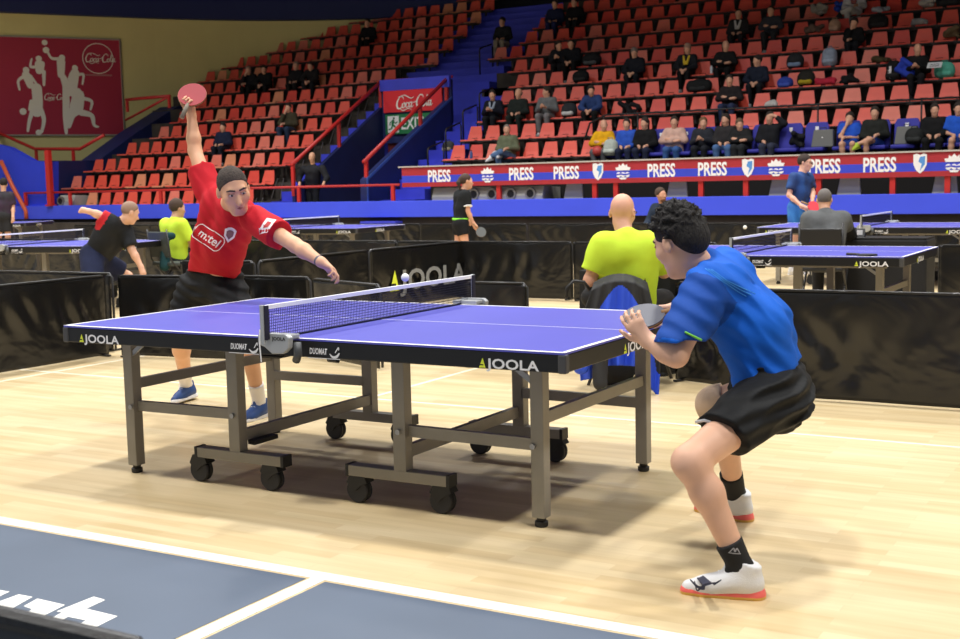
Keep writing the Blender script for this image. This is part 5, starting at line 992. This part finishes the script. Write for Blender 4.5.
# umpire in grey at right, from behind
cxy = tuple(at(824, 290, 13.2)[:2]); rz = .1
folding_chair((*cxy, 0), rz, 'dark folding chair under the grey shirted umpire at right', .92, True); J = sit_at(cxy, rz); J.update(head=at(824.5, 200, 13.25), neck=at(825, 210, 13.2), sL=at(809, 219, 13.2), sR=at(843, 219, 13.2), eL=at(806, 240, 13.2), eR=at(848, 233, 13.4), wR=at(853, 237, 13.7), F=cv(.35, -.1, -.9), hR=(cv(0, -.2, -1), cv(0, -1, 0), .5))
root = thing('person', (*cxy, 0), 'seated umpire in grey polo seen from behind at right', 'person'); sr, er, el2, sl2 = J['sR'], J['eR'], J['eL'], J['sL']
gm = lambda V: ((((V-sr)@(er-sr))/((er-sr)@(er-sr)) > .55) & (np.linalg.norm(V-er, axis=1) < .3)).astype(int)
figure(root, J, dict(h=.014, skin=SKIN(206, 160, 138), shirt=[cloth(92, 94, 96), cloth(28, 28, 30)], smat=gm, lower=M_trs, sleeve=1.8, hem=-.05, short=2, loose=.03, hs=1.0, sc=1.06, shoe=M_shoeb, hair=(mat('hair_grey', s2l(104, 98, 95), .9), 'crop')))
ut2 = thing('umpire_table', (cxy[0]+.45, cxy[1]+.75, 0), 'black draped umpire table beside the grey shirted umpire', 'table'); mb = MB(); mb.box((0, 0, .36), (1.0, .5, .72)); mb.build('tablecloth', MATS['cloth_black'], ut2, bevel=.02); mb = MB(); mb.box((0, 0, .728), (.98, .48, .016)); mb.build('table_top', M_blk, ut2)
so = thing('score_counter', tuple(A(cxy[0]+.2, cxy[1]+.75, .737)), 'small grey score counter on the right umpire table', 'score counter'); mb = MB(); mb.prism([(-.04, 0), (.04, 0), (.0, .09)], lambda u, v, t: (t, u, v), -.05, .05); mb.build('counter_stand', M_bt, so); mb = MB(); mb.box((0, -.028, .045), (.06, .004, .06)); mb.build('number_card', M_wsole, so)
# man with dark hair and badge near the podium, suited man, edge figure
J = sit_at(tuple(at(661, 240, 20.8)[:2]), math.pi*.9); dd = at(661, 195, 20.8)-J['head']
for k in ('head', 'neck', 'sL', 'sR', 'eL', 'eR', 'wL', 'wR', 'pL', 'pR', 'kL', 'kR'): J[k] = J[k]+dd*A(1, 1, 1)
J['F'] = cv(.5, -.05, .85); root = thing('person', J['aL']*A(1, 1, 0), 'bearded man in dark top with lanyard sitting by the blue band', 'person')
figure(root, J, dict(h=.018, skin=SKIN(204, 150, 124), shirt=cloth(40, 50, 66), lower=M_trs, sleeve=1.8, hem=-.05, short=2, loose=.03, shoe=M_shoeb, hair=(mat('hair_brown', s2l(70, 54, 44)), 'short')))
F, R, U = frame(J['F'], J['U']); organic('beard', [E_(J['head']+F*.045-U*.085, A(.052, .05, .045), np.stack([R, F, U], 1))], .012, mat('beard_brown', s2l(110, 70, 48), .9), root, np.array(root.location)); b0 = np.array(root.location); c_ = (J['sL']+J['sR'])/2+F*.13-U*.0; mb = MB(); mb.tube([c_+R*.09+U*.03-F*.07-b0, c_-U*.16-b0, c_-R*.09+U*.03-F*.07-b0], .012, 6); mb.build('lanyard', mat('lanyard_cyan', s2l(90, 190, 220), .7), root)
mb = MB(); s0 = at(661, 240, 20.8); 
folding_chair((s0[0], s0[1], 0), math.pi*.9, 'dark chair of the bearded man beside the far surround', .8)
sx = onY(313, 190, 19.75); J = dict(pL=(sx[0]+.09, 19.75, 1.42), pR=(sx[0]-.09, 19.75, 1.42), kL=(sx[0]+.1, 19.72, 1.05), kR=(sx[0]-.1, 19.72, 1.05), aL=(sx[0]+.1, 19.78, .66), aR=(sx[0]-.1, 19.78, .66), sL=onY(322.5, 168.5, 19.6), sR=onY(303.5, 169, 19.6), neck=onY(312.5, 163, 19.6), head=onY(312, 157, 19.55), eL=onY(327, 178, 19.6), eR=onY(299, 178, 19.6), wL=onY(324, 182.5, 19.28), wR=onY(299.5, 183, 19.28),
    F=cv(-.2, -.35, .9), U=cv(0, 1, .2), hL=(cv(-.1, -.7, .7), cv(0, -.5, -.8), .8), hR=(cv(.1, -.7, .7), cv(0, -.5, -.8), .8), tL=A(.1, -1, 0), tR=A(-.1, -1, 0))
root = thing('person', (sx[0], 19.75, .57), 'man in dark suit leaning on the red railing by the exit passage', 'person')
figure(root, J, dict(h=.02, skin=SKIN(206, 164, 140), shirt=cloth(36, 37, 42), top_name='jacket', lower=cloth(30, 31, 36), sleeve=1.92, hem=-.12, short=2, loose=.03, shoe=M_shoeb, hair=(mat('hair_grey', s2l(112, 104, 100)), 'rim')))
J = pix(26.5, head=(3.5, 184), neck=(3.5, 191), sL=(-4, 196, .0), sR=(10.5, 196, .0), eL=(-6, 208), wL=(-5, 218), eR=(13, 207), wR=(13, 217, -.1), pL=(0, 216), pR=(7, 216), kL=(-1, 236), kR=(8, 236), aL=(-1, 256), aR=(8, 256)); J['aL'][2] = J['aR'][2] = .09
J.update(F=cv(-.3, -.1, -.9), U=cv(0, 1, 0), hL=(cv(0, -1, 0), cv(1, 0, 0), .5), hR=(cv(0, -1, 0), cv(-1, 0, 0), .5), tL=cv(0, 0, -1)*A(1, 1, 0), tR=cv(.2, 0, -1)*A(1, 1, 0)); root = thing('person', J['aL']*A(1, 1, 0), 'player in black seen from behind at the far left edge', 'person')
figure(root, J, dict(h=.018, skin=SKIN(206, 156, 130), shirt=mat('black_purple_shirt', s2l(24, 24, 28), .8, vscale=3, col2=s2l(52, 26, 56)), lower=M_trs, sleeve=.8, hem=-.02, short=.8, loose=.03, shoe=M_shoeb, hair=(mat('hair_black2', s2l(26, 22, 22), .9), 'short')))
# spare paddle lying on the near right table
paddle((1.13, 5.30, .768), (0, 0, 1), (-1, .25, 0), 'black paddle lying on the near right table', M_rub_blk, M_rub_blk, .078, (44, 40, 40), (50, 46, 46))
# ------------------------------------------------------------------ spectators and what lies on the seats
DN = (26, 28, 34); BK = (22, 22, 24); HB = (42, 33, 28); HG = (120, 110, 104); HL = (150, 116, 70)
# side, row, pixel column, top, lower, hair colour, hair kind, pose, label, extras
SP = [('right', 0, 508, (98, 104, 82), (86, 112, 150), HG, 'crop', 'legcross', 'man in olive jacket and jeans with crossed legs on the front row', {}),
 ('right', 0, 604, (214, 160, 24), (90, 92, 96), (150, 120, 104), 'rim', 'cross', 'balding man in mustard yellow jacket with folded arms', {}),
 ('right', 0, 628, (44, 82, 180), (34, 40, 64), HB, 'tail', 'lap', 'woman in bright blue jacket beside the mustard yellow jacket', {}),
 ('right', 0, 646, BK, (34, 40, 62), HB, 'long', 'lap', 'person in black jacket between blue jacket and pale pink jacket', {}),
 ('right', 0, 675, (196, 160, 146), (58, 92, 150), HB, 'tail', 'cross', 'woman in pale pink puffer jacket and jeans', {'sc': 1.12}),
 ('right', 0, 704, (40, 42, 50), (30, 32, 40), (110, 80, 54), 'long', 'phone', 'girl with long light brown hair looking at her phone', {'size': .92}),
 ('right', 0, 727, (44, 42, 44), (74, 104, 150), HB, 'long', 'lap', 'dark haired person in jeans right of the girl with phone', {}),
 ('right', 0, 742, (34, 34, 36), (40, 42, 46), (96, 78, 60), 'short', 'cross', 'boy in dark hoodie low in his press seat', {'size': .85, 'lean': .1}),
 ('right', 0, 771, (26, 27, 32), (52, 56, 74), HB, 'short', 'raise', 'man in black jacket with white stripes stretching one arm', {}),
 ('right', 0, 851, (36, 82, 190), (206, 158, 132), HB, 'short', 'chin', 'boy in blue shirt with bare knees on the front row', {'size': .86, 'bare': 1}),
 ('right', 0, 876, (34, 36, 34), (196, 150, 124), HB, 'short', 'legcross', 'man in dark open jacket with bare crossed legs', {'bare': 1, 'shoe': (176, 200, 60)}),
 ('right', 0, 936, BK, (24, 24, 26), HB, 'tail', 'lap', 'woman in black coat on the front row at far right', {}),
 ('right', 0, 960, (34, 84, 190), (200, 152, 126), HB, 'short', 'lap', 'person in blue top cut off by the right edge', {'bare': 1}),
 ('right', 2, 494, (26, 28, 40), DN, HB, 'short', 'phone', 'man in navy jacket with pale scarf beside the stairs', {'scarf': (150, 160, 176)}),
 ('right', 2, 519, (32, 38, 36), (30, 38, 36), HG, 'rim', 'lap', 'balding man in dark green jacket on the third row', {}),
 ('right', 2, 548, (104, 106, 108), (120, 118, 120), HB, 'short', 'phone', 'person in grey hoodie looking at a phone', {'turn': -1.0}),
 ('right', 2, 594, (42, 62, 110), BK, HB, 'short', 'knees', 'boy in navy and blue jacket looking down on the third row', {'lean': .18}),
 ('right', 2, 731, (36, 32, 34), (44, 54, 84), HB, 'tail', 'cross', 'woman in black with folded arms and jeans', {}),
 ('right', 3, 758, (28, 34, 50), DN, HB, 'short', 'knees', 'man in navy tracksuit looking sideways on the fourth row', {'turn': -.9}),
 ('right', 3, 917, BK, (30, 30, 34), (140, 112, 98), 'rim', 'phone', 'bald man in black jacket reading papers on the fourth row', {}),
 ('right', 4, 636, (24, 26, 34), (24, 26, 32), (120, 108, 90), 'long', 'knees', 'person in dark coat with fur trimmed hood', {'sc': 1.15, 'hood': 1, 'nod': -.5}),
 ('right', 4, 688, (28, 30, 36), BK, HL, 'short', 'knees', 'blond boy in dark jacket with yellow lanyard looking down', {'scarf': (200, 170, 50), 'nod': -.6}),
 ('right', 4, 726, (24, 24, 26), BK, (130, 110, 100), 'rim', 'cross', 'bald man in black jacket leaning on his knees', {}),
 ('right', 5, 562, (26, 28, 34), (24, 24, 28), HB, 'short', 'phone', 'person bent over a phone beside the hooded figure', {'lean': .2, 'turn': .8}),
 ('right', 5, 574, (22, 24, 30), BK, HB, 'crop', 'knees', 'dark hooded figure hunched forward on the sixth row', {'lean': .15, 'sc': 1.15}),
 ('right', 5, 854, (24, 24, 26), DN, HB, 'short', 'chin', 'boy in black tracksuit with hand at his mouth', {'size': .85}),
 ('right', 6, 739, (40, 40, 42), (30, 30, 34), HB, 'crop', 'lap', 'man in open black jacket over white shirt high up', {'scarf': (190, 190, 190)}),
 ('right', 6, 772, (52, 54, 62), (40, 42, 46), HB, 'crop', 'cross', 'man in grey jacket with clasped hands high up', {}),
 ('right', 7, 854, (186, 186, 190), (180, 178, 176), HB, 'long', 'legcross', 'woman in pale cardigan and light trousers high up', {'scarf': (150, 90, 90)}),
 ('right', 8, 557, (30, 36, 66), (34, 40, 84), HB, 'short', 'lap', 'person in navy hoodie at the top left of the right block', {'sc': 1.1}),
 ('right', 8, 577, (24, 24, 28), DN, HB, 'short', 'lap', 'dark figure beside the navy hoodie in the top rows', {}),
 ('right', 7, 505, (34, 36, 40), (150, 140, 126), HB, 'short', 'lap', 'man in dark jacket and beige trousers by the upper stairs', {}),
 ('left', 2, 289, (64, 60, 46), (44, 58, 84), HB, 'short', 'chin', 'man in olive jacket and jeans resting his face on his hand', {}),
 ('left', 1, 222, (28, 34, 58), (26, 30, 44), HB, 'short', 'lap', 'person in navy and blue jacket slouching behind the red player', {'lean': -.05}),
 ('left', 5, 252, (24, 24, 28), BK, HL, 'short', 'chin', 'person with fair hair among the dark group of the left block', {'lean': .12}),
 ('left', 5, 268, BK, BK, HB, 'short', 'knees', 'middle figure of the dark group in the left block', {'lean': .15}),
 ('left', 5, 298, (24, 24, 28), BK, (130, 110, 96), 'crop', 'lap', 'pale faced man right in the dark group of the left block', {}),
 ('left', 5, 315, (30, 28, 30), DN, HB, 'short', 'knees', 'bent figure at the right end of the dark group', {'lean': .2}),
 ('left', 8, 371, (22, 22, 26), BK, HB, 'short', 'lap', 'lone person in black near the top of the left block', {})]
for i, (sd, k, px, top, lowc, hc, hk, pose, lab, ex) in enumerate(SP):
    x = onY(px, 100, rowY(k)+.2)[0]; root = thing('person', (x, rowY(k), rowZ(k)), lab, 'person', None, 0); sp_ = dict(seed=i+1, pose=pose); sp_.update({q: v for q, v in ex.items() if q in ('size', 'lean', 'turn', 'nod')})
    J = seated(sp_); rl = root.location.copy(); root.location = (0, 0, 0); bare = ex.get('bare'); d = A(0, 0, 0)
    yaw = math.atan2(CAM[0]-x+8, rowY(k)-CAM[1])*.5
    figure(root, J, dict(h=.021 if k < 5 else .026, skin=SKIN(208, 158, 132), shirt=cloth(*top, .15, 8), top_name='jacket', lower=cloth(*( (30, 56, 130) if bare else lowc), .15, 8), sleeve=1.9 if not bare or i == 10 else .8, hem=-.06, short=.7 if bare else 2, lwide=.02, loose=.028, sc=ex.get('sc', 1.02)*.94, hs=1.06, hood=ex.get('hood'),
        shoe=mat('shoe_%d' % sum(ex.get('shoe', (40, 40, 44))), s2l(*ex.get('shoe', (40, 40, 44))), .6) if i % 3 != 0 or 'shoe' in ex else M_wsole, hair=(mat('hair_%d' % hc[0], s2l(*hc), .9), hk)))
    if ex.get('scarf'):
        nk = J['neck']; organic('scarf', [C(nk+A(-.07, -.08, -.06), nk+A(-.03, -.17, -.25), .03, .035), C(nk+A(.07, -.08, -.06), nk+A(.03, -.17, -.25), .03, .035)], .02, cloth(*ex['scarf']), root)
    root.location = rl; root.rotation_euler = (0, 0, yaw*.4)
# white stripes and a bottle for the stretching man; papers, phones
def small(name, px, k, dy, dz, label, cat, build, side='right', group=None):
    x = onY(px, 100, rowY(k)+dy)[0]; o = thing(name, (x, rowY(k)+dy, rowZ(k)+dz), label, cat, group); build(o); return o
def bag(col, w=.34, h=.36, d=.22, flap=None):
    def f(o):
        o['h'] = 0; del o['h']; m = cloth(*col, .2, 10)
        organic('bag_body', [C((-w/2+d/2, 0, d/2), (w/2-d/2, 0, d/2), d/2, None, .04), C((-w/2+d/2, .02, h-d*.42), (w/2-d/2, .02, h-d*.42), d*.42, None, .12), C((0, 0, d/2), (0, .02, h-d/2), d/2, None, .1)], .022, m, o, cuts=[((0, 0, .004), (0, 0, -1))], base=(0, 0, 0))
        organic('pocket', [C((-w/4, -d*.42, h*.3), (w/4, -d*.42, h*.3), .06, None, .02)], .018, cloth(*(flap or tuple(min(255, c+14) for c in col))), o)
        mb = MB(); mb.tube([(-.06, 0, h-.03), (-.05, 0, h+.05), (.05, 0, h+.05), (.06, 0, h-.03)], .012, 6); mb.build('strap', cloth(*tuple(c*.8 for c in col)), o, smooth=True)
    return f
def heap(col, w=.4, h=.2, seed=0):
    def f(o):
        g = random.Random(seed); organic('folds', [C((g.uniform(-w/2, w/2), g.uniform(-.1, .1), g.uniform(.04, h)), (g.uniform(-w/2, w/2), g.uniform(-.1, .12), g.uniform(.04, h*.7)), .06, .05, .05) for _ in range(6)], .02, cloth(*col, .3, 9), o, cuts=[((0, 0, .004), (0, 0, -1))])
        organic('sleeve', [C((w*.3, -.1, .08), (w*.45, -.2, .04), .045, .035, .03)], .02, cloth(*col, .3, 9), o, cuts=[((0, 0, -.05), (0, 0, -1))])
    return f
def bottle(col, h=.24):
    def f(o):
        mb = MB(); mb.lathe([(.034, 0), (.036, .01), (.036, h*.7), (.016, h*.86), (.014, h*.92)], n=12); mb.build('bottle_body', mat('bottle_%d' % col[0], s2l(*col), .3), o, smooth=True); mb = MB(); mb.lathe([(.018, h*.9), (.018, h)], n=12); mb.build('cap', M_blk, o)
    return f
def case(o):
    mb = MB(); mb.prism([(-.23, 0), (.23, 0), (.21, .36), (-.19, .36)], lambda u, v, t: (u, t+.15*v, v), -.06, .06); mb.build('shell', mat('case_grey', s2l(104, 104, 102), .6), o, bevel=.02); mb = MB(); mb.box((0, -.03, .2), (.03, .01, .02)); mb.build('latch', M_press, o); mb = MB(); mb.tube([(-.06, .05, .36), (-.06, .05, .40), (.06, .05, .40), (.06, .05, .36)], .01, 6); mb.build('handle', M_blk, o)
small('backpack', 610, 0, -.12, -.02, 'pale grey green backpack in front of the mustard yellow jacket', 'backpack', bag((170, 178, 170), .34, .36))
def rball(o): mb = MB(); mb.lathe([(.12*math.sin(t*math.pi/12), .12-.12*math.cos(t*math.pi/12)) for t in range(13)], n=18); mb.build('ball_cover', mat('red_ball', s2l(186, 66, 62), .5), o, smooth=True)
small('red_ball', 597, 0, -.18, -.02, 'large red ball at the knees of the mustard yellow jacket', 'ball', rball)
small('hard_case', 823, 0, .12, .03, 'grey hard case standing on a blue press seat', 'case', case); small('hard_case', 907, 0, .12, .03, 'grey hard case left of the black round bag', 'case', case)
small('backpack', 915, 0, -.05, .03, 'round black bag leaning on the right grey case', 'bag', bag((34, 36, 36), .34, .30)); small('jacket', 798, 0, .1, .03, 'black jacket hanging over the press seat beside the stretching man', 'jacket', heap((30, 30, 34), .3, .34, 3))
small('jacket', 629, 2, .15, .02, 'black jacket spread over a seat on the third row', 'jacket', heap((24, 24, 28), .5, .3, 5)); small('bag', 569, 2, .1, .02, 'dark bag with white patches beside the hunched boy', 'bag', bag((44, 46, 50), .4, .34, .24, (190, 190, 190)))
small('paper_bag', 773, 2, .12, .02, 'crumpled white plastic bag on a seat of the third row', 'bag', heap((186, 184, 182), .26, .12, 7)); small('bag', 699, 3, .1, .02, 'long black bag on two seats of the fourth row', 'bag', bag((26, 28, 30), .62, .3))
small('jacket', 826, 3, .12, .02, 'crimson red cloth lying over a fourth row seat', 'cloth', heap((176, 40, 62), .5, .16, 9)); small('jacket', 851, 3, .14, .02, 'black cloth lying right of the crimson cloth', 'cloth', heap((24, 24, 26), .46, .2, 11))
small('backpack', 806, 3, .12, .02, 'black bag with yellow pattern on the fourth row', 'bag', bag((40, 38, 34), .4, .34, .24, (170, 150, 40))); small('box', 785, 3, .1, .02, 'small blue cool bag on the fourth row', 'bag', bag((50, 70, 160), .34, .2, .2))
small('backpack', 829, 4, .14, .02, 'light grey blue backpack standing on a fifth row seat', 'backpack', bag((140, 152, 172), .34, .42, .26)); small('backpack', 795, 4, .14, .02, 'dark backpack with pale blue pocket on the fifth row', 'backpack', bag((40, 42, 46), .4, .34, .24, (120, 140, 170)))
def adi(o): bag((24, 24, 26), .34, .44, .24)(o); lettering('adidas', M_press, (-.02, -.135, .08), (0, 0, 1), (-1, 0, 0), .1, o, 'bag_lettering', bold=.004)
small('bag', 893, 3, .14, .02, 'tall black bag with white vertical lettering', 'bag', adi); small('bag', 944, 3, .14, .02, 'turquoise green bag on a seat at the right', 'bag', bag((86, 170, 150), .42, .34, .24))
small('jacket', 880, 4, .14, .02, 'olive coat folded over a fifth row seat', 'jacket', heap((76, 66, 46), .4, .14, 13)); small('water_bottle', 711.5, 4, .1, .02, 'white water bottle on a fifth row seat', 'bottle', bottle((200, 206, 214)))
small('bag', 592, 5, .12, .02, 'black holdall with grey flap on the sixth row', 'bag', bag((30, 31, 34), .52, .32, .26, (80, 82, 84))); small('bag', 581, 4, .12, .02, 'round black bag on the fifth row below the holdall', 'bag', bag((22, 24, 26), .44, .3))
small('jacket', 818, 7, .3, .1, 'pale grey coat hung over a seat back high up', 'jacket', heap((150, 146, 136), .4, .3, 17)); small('jacket', 841, 7, .3, .1, 'blue jacket hung over a seat back high up', 'jacket', heap((40, 70, 170), .36, .36, 19))
small('jacket', 812, 6, .12, .02, 'brown grey coat lying on a seat below the pale coat', 'jacket', heap((100, 82, 74), .46, .2, 21)); small('bag', 834, 6, .12, .02, 'cream coloured bag on a seat beside the woman in pale cardigan', 'bag', bag((176, 140, 116), .24, .3))
small('bag', 877, 6, .12, .02, 'black bag on a seat right of the woman in pale cardigan', 'bag', bag((34, 32, 34), .48, .32)); small('cushion', 880, 7, .12, .02, 'white rolled cloth on a seat in the top rows', 'cloth', heap((170, 172, 182), .34, .1, 23))
small('jacket', 919, 6, .2, .02, 'pale scarf hanging over a seat at upper right', 'cloth', heap((150, 150, 150), .4, .16, 25)); small('jacket', 951, 5, .2, .05, 'camouflage coloured jacket on a seat at right', 'jacket', heap((104, 88, 66), .36, .26, 27)); small('bag', 947, 7, .12, .02, 'dark bags on a top row seat at the right edge', 'bag', bag((34, 36, 40), .6, .36))
small('bag', 925, 7, .2, .05, 'white carrier bag on a top row seat', 'bag', heap((176, 172, 168), .4, .26, 29)); small('backpack', 447, 1.2, .0, -.35, 'patterned bag lying on the blue stairs by the exit passage', 'bag', bag((70, 72, 70), .3, .26, .2, (150, 140, 120)))
def paper(o): mb = MB(); mb.box((0, 0, .0), (.30, .004, .2), np.array(Matrix.Rotation(math.radians(-50), 3, 'X'))); mb.build('sheet', mat('paper_white', s2l(210, 212, 216), .8), o); mb = MB(); [mb.box((0, -.012-.02*j, .02-.024*j), (.2, .002, .006)) for j in range(3)]; mb.build('print_lines', M_bt, o)
small('newspaper', 934, 3, -.15, .30, 'open white papers in the hands of the bald fourth row man', 'papers', paper)
small('jacket', 905, 3, .1, .05, 'blue jacket spread beside the bald man with papers', 'jacket', heap((44, 66, 176), .34, .5, 31))
small('water_bottle', 470, 0, .05, .02, 'small blue bottle on the first red seats beside the stairs', 'bottle', bottle((60, 90, 150), .22)); small('paper_bag', 497, 0, -.1, -.02, 'white plastic bag at the feet of the olive jacket', 'bag', heap((196, 196, 200), .22, .16, 33))

# ------------------------------------------------------------------ passage signs
M_cola = mat('sign_red', s2l(216, 34, 48), .5); M_exit = mat('sign_green', s2l(30, 120, 72), .5)
sy = 23.19; P = [onY(383.5, 90.5, sy), onY(449, 90.5, sy), onY(425, 114, sy), onY(384, 113, sy)]
sg = thing('sign_board', tuple(P[3]), 'red soft drink sign with white script above the exit sign', 'sign'); s0 = np.array(sg.location)
mb = MB(); zt2, zb2 = P[0][2], P[3][2]; x0, x1 = P[0][0], -13.9; mb.prism([(x0, zb2), (x1, zb2), (x1, zt2), (x0, zt2)], lambda u, v, t: (u, t, v), sy-.02, sy+.03); mb.build('panel', M_cola, sg, -s0)
script(M_white, onY(396.5, 108.5, sy-.024), (1, .0, .03), (0, 0, 1), 1.17, sg, s0)
eg = thing('exit_sign', tuple(onY(386, 135, sy)), 'green EXIT sign with running figure below the red sign', 'sign'); s0 = np.array(eg.location); ze0, ze1 = onY(386, 134.5, sy)[2], onY(386, 115, sy)[2]; xe1 = -14.05
mb = MB(); mb.prism([(s0[0], ze0), (xe1, ze0), (xe1, ze1), (s0[0], ze1)], lambda u, v, t: (u, t, v), sy-.01, sy+.03); mb.build('panel', M_exit, eg, -s0)
p1 = onY(388, 133, sy-.014); mb = MB(); mb.prism([(p1[0], ze0+.04), (p1[0]+.36, ze0+.04), (p1[0]+.36, ze1-.04), (p1[0], ze1-.04)], lambda u, v, t: (u, t, v), sy-.016, sy-.01); mb.build('pictogram_field', M_press, eg, -s0)
hz = (ze0+ze1)/2; b = ribbon([([(0, .09), (-.02, -.02)], [.08, .07]), ([(-.02, -.02), (.07, -.08), (.05, -.17)], [.05, .045, .03]), ([(-.02, -.02), (-.06, -.11), (-.14, -.13)], [.05, .04, .03]), ([(0, .08), (.08, .03), (.13, .06)], .03), ([(-.01, .08), (-.09, .05), (-.1, -.02)], .03), ([(.03, .16), (.031, .16)], .06)])
me = b.mesh('running_figure', M_exit); place(me, A(p1[0]+.18, sy-.018, hz)-s0, (1, 0, 0), (0, 0, 1)); link('running_figure', me, eg)
lettering('EXIT', M_press, A(p1[0]+.42, sy-.014, ze0+.12), (1, 0, 0), (0, 0, 1), .44, eg, 'exit_lettering', s0, sx=.8, bold=.008)
